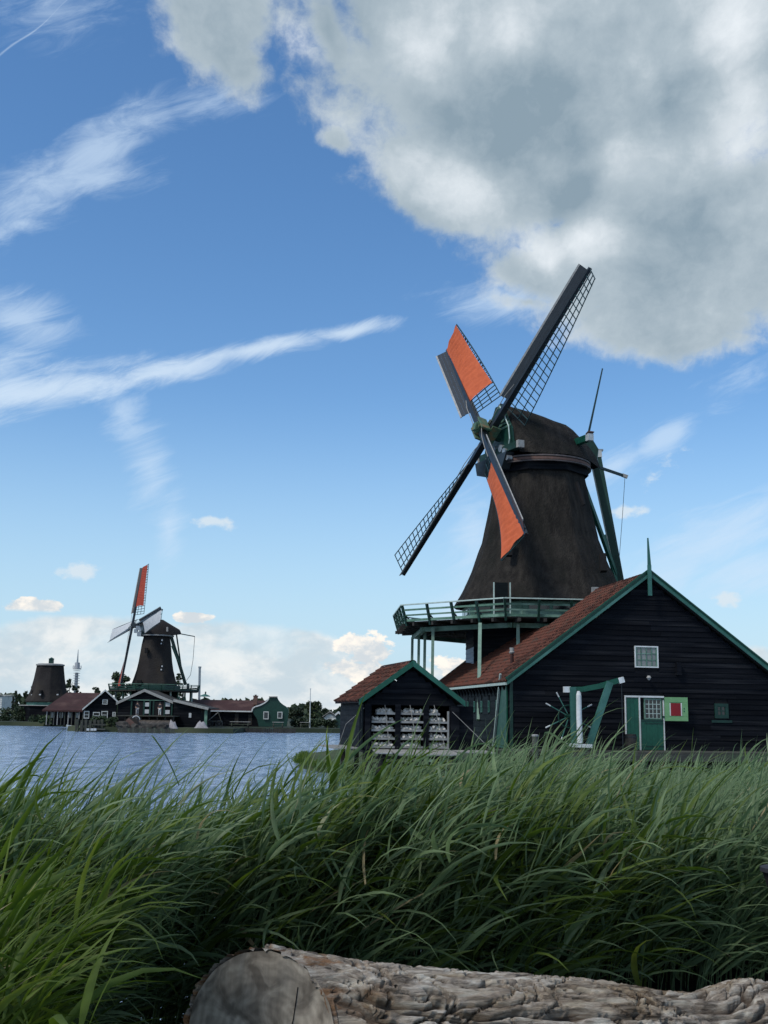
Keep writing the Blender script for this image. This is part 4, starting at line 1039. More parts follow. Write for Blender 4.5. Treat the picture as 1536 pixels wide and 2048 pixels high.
# ------------------------------------------------------------------ the far bank: second mill
def far_mill():
    Y = 150.0; A = lambda px, py, Y=Y: at(px, py, Y)
    zb = .55; cx = A(307, 1400).x; c0 = Vector((cx, Y, zb))
    mill = tag(empty('windmill', c0), 'smaller distant windmill with one red sail up and white sails, across the water at left', 'windmill')
    Z = lambda py: A(307, py).z-zb
    pr_ = [(1373, 3.52), (1369, 3.48), (1357, 3.17), (1340, 2.80), (1323, 2.56), (1289, 2.24), (1273, 2.0)]
    fin = []
    for i in range(len(pr_)-1):
        for k in range(4): t = k/4; fin.append((Z(pr_[i][0]*(1-t)+pr_[i+1][0]*t), pr_[i][1]*(1-t)+pr_[i+1][1]*t))
    fin.append((Z(1273), 2.0)); o8 = R(-100)
    MB().lathe(fin, 96, shape=octshape(o8, .3)).build('thatched_body', M['thatch2'], mill, smooth=True)
    MB().lathe([(0, 3.3), (Z(1378), 3.3)], 8, phase=o8).build('mill_base', M['tar'], mill)
    MB().lathe([(Z(1380), 3.7), (Z(1371), 3.62)], 8, phase=o8).build('skirt_wall', M['dgreen'], mill)
    MB().lathe([(Z(1273), 2.1), (Z(1273), 2.3), (Z(1270.5), 2.3), (Z(1270.5), 2.1)], 40).build('curb_rim', M['grey'], mill)
    a, t = R(56.3), R(12); n, u, w = rotor_frame(a, t); ax = Vector((n.x, n.y, 0)).normalized(); sd = Vector((u.x, u.y, 0))
    st = [(2.2, 1.0, Z(1240), Z(1268)), (1.6, 1.8, Z(1240), Z(1270)), (.5, 2.3, Z(1238), Z(1270.5)), (-.6, 2.35, Z(1238.5), Z(1270.5)), (-1.2, 2.2, Z(1243), Z(1270)), (-2.2, 1.7, Z(1250), Z(1269)), (-3.1, 1.0, Z(1256), Z(1267)), (-3.2, .8, Z(1258), Z(1266))]
    b = MB().grid(cap_mesh(ax, sd, 0, 0, 0, st, 16)); nb = len(b.v); b.f.append(tuple(range(17))); b.f.append(tuple(range(nb-17, nb))[::-1])
    fixn(b.build('cap_thatch', M['thatch2'], mill, smooth=True))
    for k in range(3): MB().box(A(334.5, 1256+k*2.6, 147.9)-c0, (.22, .2, .25)).build('beam_end', M['grey'], mill)
    hub = at(267.5, 1251, 149.0)-c0
    MB().tube([hub-n*4, hub], .3, 8).build('windshaft', M['spar'], mill); MB().box(hub, (.6, .6, .6)).build('poll_block', M['spar'], mill)
    for (px, py, r) in ((272, 1262, .45), (279, 1268, .55), (284, 1258, .6), (276, 1256, .5)): MB().box(A(px, py, 148.5)-c0, (r, r, r*1.1)).build('gear_cover', M['steel'], mill)
    for th, cl, cf in ((101.3, 'redcloth', .92), (191.3, 'wcloth', 1.0), (281.3, 'redcloth', .8), (371.3, 'wcloth', 1.0)):
        make_sail(mill, hub, n, u, w, R(th), 8.56, cloth=cl, cfrac=cf, latw=1.7, off=.2 if int(th) in (101, 281) else -.2, nbar=20, thin=.05, bw=.36, lead='grey', b1=2)
    # windows
    for (px, py, h_, Yw) in ((293, 1301, 10, 147.6), (324, 1284, 13, 147.7), (324, 1336, 13, 147.2), (278.5, 1365, 9, 146.8)):
        wdw = empty('body_window', A(px, py, Yw)-c0); wdw.parent = mill; hh = h_/14.67
        MB().box((0, 0, 0), (.38 if h_ != 9 else .6, .5, hh)).build('opening', M['void'], wdw)
        if h_ == 13: MB().box((.05, -.27, hh*.25), (.18, .05, .2)).build('pane', M['wcloth'], wdw); MB().box((-.03, -.27, -hh*.25), (.16, .05, .18)).build('pane', M['wcloth'], wdw)
    # gallery
    g = empty('gallery'); g.parent = mill; Rg = 6.25; zg = Z(1381)
    for k in range(8):
        p = Vector((math.cos(o8+k*math.pi/4), math.sin(o8+k*math.pi/4), 0))*Rg; q = Vector((math.cos(o8+(k+1)*math.pi/4), math.sin(o8+(k+1)*math.pi/4), 0))*Rg
        e = Vector((0, 0, 1)); d = (q-p).normalized(); out = Vector((d.y, -d.x, 0))
        MB().prism([p+e*zg, q+e*zg, q*.5+e*zg, p*.5+e*zg], e*-.18).build('deck', M['dwood'], g)
        MB().beam(p*1.03+e*(zg+.72), q*1.03+e*(zg+.72), .10, .07, side=out).build('top_rail', M['pgreen'], g)
        MB().beam(p*1.015+e*(zg+.36), q*1.015+e*(zg+.36), .05, .10, side=out).build('mid_rail', M['dgreen'], g)
        MB().beam(p*1.0+e*(zg+.08), q*1.0+e*(zg+.08), .05, .2, side=out).build('kick_board', M['dgreen'], g)
        for j in range(3):
            r0 = p.lerp(q, j/3)
            MB().beam(r0+e*(zg-.1), r0*1.03+e*(zg+.7), .09, .09, side=d).build('rail_post', M['dgreen'], g)
            MB().beam(r0*.86, r0*.86+e*(zg-.15), .16, .16, side=d).build('support_post', M['pgreen'] if j else M['rail'], g)
    # tail poles and lever
    MB().beam(A(342, 1272, 152.5)-c0, A(371, 1369, 154)-c0, .34, .34).build('tail_pole', M['dgreen'], mill)
    MB().beam(A(352, 1262, 153.5)-c0, A(363, 1340, 154)-c0, .18, .18).build('tail_brace', M['dgreen'], mill)
    MB().beam(A(344, 1292, 151.5)-c0, A(361, 1336, 153.7)-c0, .16, .16).build('tail_brace', M['green'], mill)
    MB().beam(A(352, 1266, 153)-c0, A(389.5, 1273, 154)-c0, .12, .12).build('brake_lever', M['lath'], mill)
    MB().tube([A(389.5, 1273, 154)-c0, A(386, 1320, 154)-c0, A(381, 1350, 154)-c0, A(373, 1361, 154)-c0], .03, 4).build('brake_rope', M['lath'], mill)
    MB().tube([A(376, 1380, 148)-c0, A(376, 1367, 148)-c0], .18, 6).build('winch', M['spar'], mill)
far_mill()

# ---- the capless mill stump
def stump():
    Y = 172.0; zb = .55; c0 = Vector((at(96, 1400, Y).x, Y, zb)); Z = lambda py: at(98, py, Y).z-zb
    r = tag(empty('mill_stump', c0), 'thatched windmill stump without cap or sails, a small green lantern on its flat top', 'windmill')
    s = Y/2200; pr_ = [(1404, 45*s), (1400, 44*s), (1390, 39*s), (1379, 35.5*s), (1358, 31*s), (1342, 28.5*s), (1331, 27*s)]
    fin = []
    for i in range(len(pr_)-1):
        for k in range(4): t = k/4; fin.append((Z(pr_[i][0]*(1-t)+pr_[i+1][0]*t), pr_[i][1]*(1-t)+pr_[i+1][1]*t))
    fin.append((Z(1331), 27*s)); o8 = R(-115)
    MB().lathe(fin, 96, shape=octshape(o8, .15)).build('thatched_body', M['thatch2'], r, smooth=True)
    MB().lathe([(Z(1331.5), 27.5*s), (Z(1329), 27.5*s), (Z(1327.5), 23*s)], 32).build('flat_roof', M['grey'], r)
    MB().box((.1, 0, Z(1322.5)), (8*s, 8*s, 9*s)).build('lantern', M['dgreen'], r)
    MB().lathe([(Z(1318), 6.5*s), (Z(1314.5), .4*s)], 8, c=(.1, 0)).build('lantern_roof', M['dgreen'], r)
    MB().lathe([(0, 40*s), (Z(1405), 40*s)], 8, phase=o8).build('base_wall', M['teal'], r)
    MB().lathe([(Z(1412), 54*s), (Z(1410.5), 54*s)], 8, phase=o8).build('gallery', M['grey'], r)
    MB().lathe([(0, 50*s), (Z(1412), 50*s)], 8, phase=o8).build('lower_wall', M['tar'], r)
    for (px, py) in ((82, 1385.5), (117, 1385.5), (66, 1386)):
        Yw = Y-2.9 if px != 66 else Y-1.5
        w = empty('body_window', at(px, py, Yw)-c0); w.parent = r
        MB().box((0, 0, 0), (.30, .8, .75)).build('opening', M['void'], w); MB().box((0, -.42, -.28), (.28, .05, .18)).build('sill', M['wcloth'], w)
stump()

# ---- houses
def house(label, cat, pts, depth, roof_m, wall_m, trim_m, base_z=.5, name='house', windows=(), over=.25, trimw=.3, yaw=0.0, skylights=()):
    """gable facing the camera: pts = apex, left eave, right eave in local metres at y=0"""
    (ax_, az_), (lx, lz), (rx, rz) = pts
    return None
def px_house(label, name, Y, apex, le, re, base_py, depth, roof_m, wall_m, trim_m, yaw=0.0, trimw=.28, windows=(), boards=True, cat='house'):
    O = at(le[0], base_py, Y); O.z = .5; r = tag(empty(name, O, yaw), label, cat)
    n_ = Vector((-math.sin(yaw), math.cos(yaw), 0)); u_ = Vector((math.cos(yaw), math.sin(yaw), 0))
    def P(px, py, y=0.0):
        d = ray(px, py); q = CAM+d*((O+n_*y-CAM).dot(n_)/d.dot(n_))-O; return Vector((q.dot(u_), y, q.z))
    a, l, e = P(*apex), P(*le), P(*re)
    wl, wr = l.x+.15, e.x-.15
    def top(z):
        if z < min(l.z, e.z)-.2: return wl, wr
        kl = (a.x-l.x)/(a.z-l.z); kr = (e.x-a.x)/(a.z-e.z)
        return max(wl, a.x-(a.z-z)*kl), min(wr, a.x+(a.z-z)*kr)
    fr = empty('front_wall'); fr.parent = r; z = 0; h = .45
    while True:
        x0_, x1_ = top(z+h/2)
        if x1_-x0_ < .3: break
        t0, t1 = top(z+h)
        MB().add([(x0_, -.05, z), (x1_, -.05, z), (max(t0, x0_), -.01, z+h+.02), (x0_, -.01, z+h+.02)] if False else
                 [(x0_, -.05, z), (x1_, -.05, z), (min(t1, x1_), -.01, z+h), (max(t0, x0_), -.01, z+h), (x0_, .05, z), (x1_, .05, z), (min(t1, x1_), .05, z+h), (max(t0, x0_), .05, z+h)],
                 [(0,1,2,3),(4,7,6,5),(0,4,5,1),(1,5,6,2),(2,6,7,3),(3,7,4,0)]).build('board', M[wall_m], fr)
        z += h
    MB().prism([(wl, .06, 0), (wr, .06, 0), (wr, .06, e.z-.1), (a.x, .06, a.z-.1), (wl, .06, l.z-.1)], (0, depth, 0)).build('house_body', M[wall_m], r)
    ov = .3
    for s, q in ((-1, l), (1, e)):
        d_ = (a-q)
        fixn(MB().prism([(a.x, -ov, a.z+.04), (q.x, -ov, q.z+.04), (q.x, -ov, q.z-.10), (a.x, -ov, a.z-.10)], (0, depth+2*ov, 0)).build('roof', M[roof_m], r))
        fixn(MB().prism([(a.x, -ov-.06, a.z+.12), (q.x, -ov-.06, q.z+.12), (q.x, -ov-.06, q.z+.12-trimw), (a.x, -ov-.06, a.z+.12-trimw)], (0, .05, 0)).build('bargeboard', M[trim_m], r))
    for (x0_, y0_, x1_, y1_, kind) in windows:
        A0, A1 = P(x0_, y0_, -.09), P(x1_, y1_, -.09)
        w = empty('window', (A0.x, -.09, A1.z)); w.parent = r; W2, H2 = A1.x-A0.x, A0.z-A1.z; f = .09 if kind != 'panel' else .0
        if kind == 'panel': MB().bb((0, 0, 0), (W2, .03, H2)).build('panel', M['wcloth'], w); continue
        MB().bb((f, .015, f), (W2-f, .03, H2-f)).build('pane', M['dpane' if kind != 'pale' else 'pane'], w)
        for q in ((0, 0, W2, f), (0, H2-f, W2, H2), (0, f, f, H2-f), (W2-f, f, W2, H2-f), (f, H2*.5-.03, W2-f, H2*.5+.03)): MB().bb((q[0], -.02, q[1]), (q[2], .04, q[3])).build('frame', M['white'], w)
    return r, P, (a, l, e)
# red-roofed house, long side to the left
r, P, (a, l, e) = px_house('black house with a red tiled roof, white bargeboards and skylights left of the distant mill', 'house', 138, (210.7, 1380.5), (164.5, 1419.5), (237, 1405), 1443, 8.5, 'tile2', 'tar', 'white', yaw=R(14),
    windows=((205, 1399, 215, 1409, 'd'), (168, 1422, 178, 1437, 'd'), (186, 1424, 199, 1439, 'd'), (203, 1422, 215, 1438, 'd'), (225, 1424, 231, 1433, 'pale')), trimw=.22)
for k, (t, y_) in enumerate(((.75, 1.4), (.78, 3.0), (.8, 3.9), (.8, 4.6), (.25, 4.4))):
    q = a.lerp(l, t); q2 = a.lerp(l, t-.13)
    fixn(MB().prism([(q.x, y_, q.z+.05), (q.x, y_+.5, q.z+.05), (q2.x, y_+.5, q2.z+.05), (q2.x, y_, q2.z+.05)], (0, 0, .08)).build('skylight', M['wcloth'] if k in (0, 2, 4) else M['pane'], r))
# its long low side range running off to the left
b_ = tag(empty('side_range', at(97, 1443, 143), 0), 'long low range with wooden posts left of the red roofed house', 'shed'); b_.location.z = .5
zr = at(120, 1381, 143).z-.5; ze = at(120, 1420, 139).z-.5; x1_ = at(166, 1420, 140).x-b_.location.x; xr0 = at(134, 1381, 146).x-b_.location.x; xr1 = at(209, 1381, 146).x-b_.location.x
fixn(MB().prism([(0, -3, ze), (x1_, -3, ze), (xr1, 3, zr-.2), (xr0, 3, zr-.2)], (0, 0, -.2)).build('roof', M['tile2'], b_))
MB().bb((1.0, -2, 0), (x1_, 4, ze-.1)).build('wall', M['tar'], b_)
for k in range(11): MB().bb((.5+k*.45, -2.8, 0), (.6+k*.45, -2.7, ze-.05)).build('post', M['wood'] if k % 3 else M['grey'], b_)
for k in range(4): MB().bb((.9+k*1.05, -2.1, .9), (1.35+k*1.05, -2.02, ze-.3)).build('pane', M['pane'], b_)
# sawmill shed in the middle
r, P, (a, l, e) = px_house('wide low black shed with pale bargeboards and an open front below the distant mill', 'shed', 137, (290.5, 1380), (233.5, 1406), (347, 1404), 1431, 9, 'dwood', 'tar', 'grey', trimw=.34,
    windows=((289, 1405, 298, 1413, 'panel'), (289, 1419, 298, 1427, 'panel'), (330, 1405, 340, 1413, 'panel'), (330, 1420, 339, 1428, 'panel')), cat='shed')
for (x0_, x1_) in ((272, 286), (308, 327)): 
    A0, A1 = P(x0_, 1404, -.08), P(x1_, 1431, -.08); MB().bb((A0.x, -.08, 0), (A1.x, -.06, A0.z)).build('dark_opening', M['void'], r)
for xx in (262, 287, 299, 306, 328, 343): A0, A1 = P(xx, 1402, -.12), P(xx+1.5, 1431, -.12); MB().bb((A0.x, -.13, 0), (A1.x, -.08, A0.z)).build('post', M['dgreen'], r)
MB().bb((P(255, 1400).x, -.14, P(290, 1401).z), (P(330, 1400).x, -.09, P(290, 1399.5).z)).build('tie_beam', M['pgreen'], r)
# lean-to on the right
O = at(347, 1450, 136.5); O.z = .5; r = tag(empty('lean_to', O), 'black lean-to with a long sloping white edged roof right of the middle shed', 'shed')
PA = lambda px, py: at(px, py, 136.5)-O
q0, q1 = PA(348, 1401), PA(418, 1418)
fixn(MB().prism([(q0.x, 0, 0), (q1.x-1.0, 0, 0), (q1.x-1.0, 0, q1.z+.1), (q0.x, 0, q0.z-.1)], (0, 8, 0)).build('wall', M['tar'], r))
fixn(MB().prism([(q0.x, -.4, q0.z+.1), (q1.x, -.4, q1.z+.1), (q1.x, -.4, q1.z-.02), (q0.x, -.4, q0.z-.02)], (0, 9, 0)).build('roof', M['dwood'], r))
MB().beam((q0.x, -.45, q0.z+.02), (q1.x, -.45, q1.z+.02), .05, .32, side=(0, 1, 0)).build('bargeboard', M['grey'], r)
A0 = PA(409.5, 1420); MB().bb((A0.x, -.1, 0), (A0.x+.35, -.03, A0.z)).build('corner_board', M['pgreen'], r)
A0 = PA(378, 1426); MB().bb((A0.x, -.06, A0.z-.55), (A0.x+.3, -.02, A0.z)).build('pane', M['wcloth'], r)
# long building with the curved green gable
O = at(384, 1452, 150); O.z = .5; r = tag(empty('workshop', O), 'long low workshop with a dark red roof ending in a curved green gable', 'workshop')
PB = lambda px, py, Y=150: at(px, py, Y)-O
z0_, z1_ = PB(450, 1421).z, PB(450, 1400, 154).z
fixn(MB().prism([(0, -.4, z0_), (PB(505, 1421).x, -.4, z0_), (PB(534, 1401, 154).x, 4, z1_), (PB(384, 1401, 154).x, 4, z1_)], (0, 0, -.15)).build('roof', M['tile2'], r))
fixn(MB().prism([(0, 8.4, z0_), (PB(520, 1421).x, 8.4, z0_), (PB(534, 1401, 154).x, 4, z1_), (0, 4, z1_)], (0, 0, -.15)).build('roof', M['tile2'], r))
MB().bb((.2, 0, 0), (PB(520, 1421).x, 8, z0_-.1)).build('wall', M['tar'], r)
MB().beam((PB(419, 1422).x, -.45, z0_-.08), (PB(505, 1421).x, -.45, z0_-.08), .08, .16, side=(0, 1, 0)).build('gutter', M['white'], r)
for xx in (440, 452, 470, 488, 497): A0 = PB(xx, 1424); MB().bb((A0.x, -.05, .3), (A0.x+.5, -.01, A0.z-.2)).build('shutter', M['dwood'] if xx % 4 else M['tar'], r)
out = [(517.5, 1453), (514, 1438), (504, 1422), (505, 1417), (510, 1413.5), (520, 1410.5), (528, 1406.5), (534, 1402), (537.5, 1397.5), (539, 1394), (554, 1394), (556, 1399), (560, 1404.5), (566, 1409.5), (572, 1413), (576, 1418), (577, 1424), (575, 1440), (573, 1453)]
fixn(MB().prism([PB(*p, 148.6) for p in out], (0, .5, 0)).build('gable_wall', M['dgreen'], r))
b = MB()
for i in range(2, 8): b.beam(PB(*out[i], 148.5), PB(*out[i+1], 148.5), .08, .16, side=(0, 1, 0))
b.build('gable_trim', M['white'], r)
MB().beam(PB(538, 1393.6, 148.5), PB(555, 1393.6, 148.5), .3, .12, side=(0, 1, 0)).build('gable_cap', M['grey'], r)
for (x0_, y0_, x1_, y1_) in ((527, 1423, 537, 1438.5), (555, 1423.5, 564.5, 1437)):
    A0, A1 = PB(x0_, y0_, 148.4), PB(x1_, y1_, 148.4); w = empty('window', (A0.x, A0.y, A1.z)); w.parent = r; W2, H2 = A1.x-A0.x, A0.z-A1.z
    MB().bb((.08, .04, .08), (W2-.08, .06, H2-.08)).build('pane', M['dpane'], w)
    for q in ((0, 0, W2, .09), (0, H2-.09, W2, H2), (0, .09, .09, H2-.09), (W2-.09, .09, W2, H2-.09)): MB().bb((q[0], -.03, q[1]), (q[2], .06, q[3])).build('frame', M['white'], w)
ch = empty('chimney', PB(511, 1402, 152)); ch.parent = r; MB().bb((-.27, -.3, -.5), (.27, .3, .6)).build('stack', M['brick'], ch); MB().bb((-.33, -.35, .6), (.33, .35, .72)).build('cap', M['brick'], ch); MB().bb((-.12, -.2, .72), (.12, .2, .85)).build('pot', M['spar'], ch)
# domed pale building, stack, flagpole, small house, tower
O = at(400, 1440, 190); O.z = .5; r = tag(empty('pavilion', O), 'grey green building with a low domed roof behind the long workshop', 'building'); PC = lambda px, py: at(px, py, 190)-O
MB().bb((PC(385, 1).x, 0, 0), (PC(418, 1).x, 5, PC(400, 1393).z)).build('wall', M['pgreen'], r); 
MB().lathe([(PC(408, 1393).z, .95), (PC(408, 1391).z, .8), (PC(408, 1389).z, .4), (PC(408, 1388).z, .1)], 16, c=(PC(408, 1390).x, 1)).build('dome', M['teal'], r)
MB().beam(PC(409, 1389)+Vector((0, 1, 0)), PC(409.5, 1383)+Vector((0, 1, 0)), .22, .22).build('cupola', M['dgreen'], r)
O = at(397.5, 1445, 185); O.z = .5; r = tag(empty('flue_stack', O), 'thin tall grey metal flue right of the distant windmill', 'chimney')
MB().tube([(0, 0, 0), at(399.5, 1336, 185)-O], .20, 8).build('flue', M['steel'], r); q = at(399.5, 1336, 185)-O; MB().tube([q, q+Vector((0, 0, .25))], .26, 8).build('cowl', M['steel'], r)
O = at(619.5, 1452, 146); O.z = .5; r = tag(empty('flagpole', O), 'bare white flagpole on the far bank in front of the round tree', 'flagpole')
MB().tube([(0, 0, 0), at(621, 1378, 146)-O], [.09, .045], 8).build('mast', M['white'], r); MB().box(at(621, 1377.5, 146)-O, (.16, .16, .12)).build('mast_top', M['white'], r)
r, P, _ = px_house('tiny green house with a bright white gable trim beside the drying shed', 'small_house', 150, (677, 1424), (670, 1430), (684, 1430), 1456, 4, 'dgreen', 'dgreen', 'white', trimw=.3)
r, P, _ = px_house('low white walled house with a pale grey roof half hidden by the hedge at right', 'cottage', 175, (660, 1424), (645, 1434), (676, 1434), 1450, 6, 'thatch2', 'white', 'grey', trimw=.12)
r, P, _ = px_house('pale box shaped building cut by the left edge on the far bank', 'building', 260, (-4, 1390.5), (-30, 1391), (6, 1391), 1430, 10, 'grey', 'white', 'grey', trimw=.1, cat='building')
O = at(150, 1400, 520); O.z = .5; r = tag(empty('radio_tower', O), 'tall grey concrete telecommunications tower with ring platforms and needle mast', 'tower')
Z = lambda py: at(148, py, 520).z-.5
m_ = 520/2200
MB().lathe([(0, 4.2*m_), (Z(1345), 3.2*m_)], 16).build('shaft', M['concrete'], r)
for py in range(1341, 1382, 5): MB().lathe([(Z(py+.8), 6.6*m_), (Z(py), 6.6*m_)], 16).build('antenna_ring', M['concrete'], r)
MB().lathe([(Z(1338.5), 8.2*m_), (Z(1336.5), 8.2*m_)], 20).build('platform', M['wcloth'], r); MB().lathe([(Z(1336.5), 5.2*m_), (Z(1325), 4.8*m_)], 20).build('drum', M['concrete'], r)
for k in range(10): a_ = k*.628; MB().beam((8*m_*math.cos(a_), 8*m_*math.sin(a_), Z(1336)), (8*m_*math.cos(a_), 8*m_*math.sin(a_), Z(1331+(k % 3))), .25, .25).build('antenna', M['concrete'], r)
MB().tube([(0, 0, Z(1325)), (0, 0, Z(1315)), (0, 0, Z(1299))], [.45, .3, .10], 6).build('mast', M['steel'], r)

# ---- trees
def tree(label, px, py_base, py_top, Y, wpx, kind='round', leaf='leafdk', n=900, name='tree', lean=0.0, gap=.35, seed=0, cat='tree'):
    rnd = random.Random(seed*7+int(px)); O = at(px, py_base, Y); O.z = .4; top_ = at(px, py_top, Y).z-O.z; rad = wpx/2*Y/FPX
    t = tag(empty(name, O), label, cat)
    tr = MB(); th = top_*.45 if kind != 'poplar' else top_*.9
    tr.tube([(0, 0, -.3), (rad*.03, 0, th*.5), (lean*.5, 0, th), (lean, 0, top_*.85)], [rad*.10+.1, rad*.07+.07, .09, .03], 7)
    for k in range(7):
        a_ = rnd.uniform(0, 6.28); z_ = rnd.uniform(.25, .7)*top_
        tr.tube([(0, 0, z_), (rad*.6*math.cos(a_), rad*.6*math.sin(a_), z_+top_*.18)], [.08, .02], 5)
    tr.build('trunk', M['bark'], t)
    cl = []
    for k in range(26 if kind != 'poplar' else 16):
        if kind == 'poplar': c = (rnd.uniform(-.35, .35)*rad, rnd.uniform(-.35, .35)*rad, top_*(.12+.84*k/16)); s = rad*(.55 if k < 12 else .35)
        elif kind == 'bush': c = (rnd.uniform(-1, 1)*rad*.8, rnd.uniform(-.5, .5)*rad*.6, rnd.uniform(.15, .75)*top_); s = min(rad*.4, top_*.33)
        else:
            a_ = rnd.uniform(0, 6.28); q = rnd.random()**.5; h = rnd.uniform(-1, 1)
            c = (rad*.78*q*math.cos(a_)*math.sqrt(1-h*h*.7)+lean, rad*.78*q*math.sin(a_), top_*(.62+.27*h)); s = rad*rnd.uniform(.22, .38)
        cl.append((c, s))
    ls = max(.12, 6.0*Y/FPX); v = []; f = []
    for k in range(n):
        c, s = cl[rnd.randrange(len(cl))]
        d = Vector((rnd.gauss(0, 1), rnd.gauss(0, 1), rnd.gauss(0, 1))).normalized()*s*(rnd.random()**.4)
        p = Vector(c)+Vector((d.x, d.y, d.z*.8))
        if p.z > top_: p.z = top_-rnd.random()*.2
        if p.z < .05: p.z = .05
        u_ = Vector((rnd.gauss(0, 1), rnd.gauss(0, 1), rnd.gauss(0, 1))).normalized()*ls*rnd.uniform(.5, 1.1); w_ = u_.cross(Vector((rnd.gauss(0, 1), rnd.gauss(0, 1), rnd.gauss(0, 1)))).normalized()*ls*.5
        i = len(v); v += [p-u_*.5, p+w_*.5, p+u_*.5, p-w_*.5]; f.append((i, i+1, i+2, i+3))
    b = MB(); b.v = v; b.f = f; b.build('crown', M[leaf], t)
    return t
TR = [('dark poplar trio standing alone near the left edge', 29, 1445, 1378, 210, 12, 'poplar', 'leafdk', 500),
      ('shorter dark poplar just left of the poplar trio', 23.5, 1445, 1390, 212, 8, 'poplar', 'leafdk', 250),
      ('bushy mid height tree left of the mill stump', 50, 1445, 1376, 200, 16, 'round', 'leafdk', 600),
      ('taller thin crowned tree touching the left side of the mill stump', 62, 1445, 1362, 200, 15, 'round', 'leafmid', 500),
      ('ragged tree right of the mill stump with sky through it', 135, 1440, 1350, 205, 24, 'round', 'leafdk', 700),
      ('lower tree in front of the radio tower', 150, 1440, 1362, 205, 18, 'round', 'leafdk', 500),
      ('big wind bent dark tree behind the distant mill gallery', 228, 1440, 1332, 185, 52, 'round', 'leafdk', 3600),
      ('low broad tree behind the ridge of the red roofed house', 190, 1440, 1368, 190, 22, 'round', 'leafdk', 600),
      ('small tree seen behind the tail pole of the distant mill', 353, 1440, 1337, 190, 18, 'round', 'leafdk', 500),
      ('large round tree behind the flagpole', 625, 1445, 1400, 168, 40, 'round', 'leafmid', 1800),
      ('dark conifers clump between green gable and round tree', 592, 1445, 1412, 180, 36, 'round', 'leafdk', 1300),
      ('dense hedge tree right of the round tree', 652, 1445, 1414, 190, 30, 'round', 'leafdk', 900),
      ('hedge tree touching the drying shed outline', 684, 1445, 1413, 195, 30, 'round', 'leafdk', 900)]
for i, q in enumerate(TR): tree(*q[:6], kind=q[6], leaf=q[7], n=q[8], seed=i, lean=.6 if i == 6 else 0)
BU = [('wide dark green bush at the left edge of the far bank', 12, 1450, 1413, 172, 60), ('tall bush in front of the poplars', 45, 1450, 1408, 170, 36), ('round bush below the mill stump, left', 72, 1452, 1428, 164, 30),
      ('trimmed reed bush at the waterline below the stump', 98, 1453, 1431, 160, 44), ('olive shrub at the waterline left of the white boat', 128, 1453, 1434, 152, 34), ('shrub between pier and red roofed house', 200, 1446, 1430, 130, 30),
      ('shrub right of the pier posts', 222, 1450, 1432, 129, 24), ('hedge left of the flagpole', 598, 1452, 1432, 150, 34), ('hedge behind the flagpole foot', 632, 1452, 1434, 152, 36), ('hedge at the small green house', 660, 1454, 1436, 150, 26), ('dark bush right of the small green house', 700, 1454, 1430, 152, 30)]
for i, q in enumerate(BU): tree(*q, kind='bush', leaf='leafmid' if i in (3, 4, 5) else 'leafdk', n=900, name='bush', seed=40+i, cat='bush')
# distant wood line along the horizon
v = []; f = []; rnd = random.Random(8)
for k in range(9000):
    x = rnd.uniform(-420, 420); Y = rnd.uniform(330, 360); h = 5+3.5*mnoise.noise(Vector((x*.03, 0, 0)))+2*mnoise.noise(Vector((x*.15, 3, 0)))
    p = Vector((x, Y, rnd.uniform(.5, max(1.5, h)))); u_ = Vector((rnd.gauss(0, 1), rnd.gauss(0, .4), rnd.gauss(0, 1))).normalized()*1.3; w_ = u_.cross(Vector((0, 1, .2))).normalized()*.8
    i = len(v); v += [p-u_, p+w_, p+u_, p-w_]; f.append((i, i+1, i+2, i+3))
b = MB(); b.v = v; b.f = f; o = b.build('distant_wood', M['leafdk'], None, kind='stuff'); tag(o, 'low line of distant woods along the horizon across the river', 'woods')

# ---- wharf clutter
O = at(152, 1463, 127); O.z = 0; r = tag(empty('pier', O), 'short wooden pier of thick grey posts jutting into the water at left', 'pier')
for k, xx in enumerate((153.5, 163, 171, 180, 188.5, 196, 203)):
    q = at(xx, 1463, 127+k*.15)-O; zt2 = at(xx, 1438 if k == 0 else 1439+(k % 2)*1.5, 127).z
    MB().beam((q.x, q.y, -1), (q.x, q.y, zt2), .34 if k == 0 else .30, .34).build('post', M['wood'], r)
for py in (1449, 1458): zz_ = at(170, py, 127).z; MB().bb((0, .3, zz_-.08), (at(209, py, 127).x-O.x, .5, zz_+.08)).build('rail', M['wood'], r)
for xx in (176, 184, 190): q = at(xx, 1459, 126.6)-O; MB().box(q, (.3, .15, .25)).build('fender', M['wcloth'], r)
O = at(134, 1451, 140); O.z = .0; r = tag(empty('rowing_boat', O), 'small white rowing boat moored left of the pier', 'boat')
hull = []
for i in range(9):
    t = i/8; x = t*1.9; w_ = .45*math.sin(math.pi*min(1, .15+t*.85))**.6; sheer = .18*(2*t-1)**2
    hull.append([(x, -w_, .42+sheer), (x, -w_*.7, .05), (x, 0, -.05), (x, w_*.7, .05), (x, w_, .42+sheer)])
MB().grid(hull).build('hull', M['white'], r, smooth=True); MB().bb((.6, -.4, .28), (.8, .4, .31)).build('thwart', M['wood'], r)
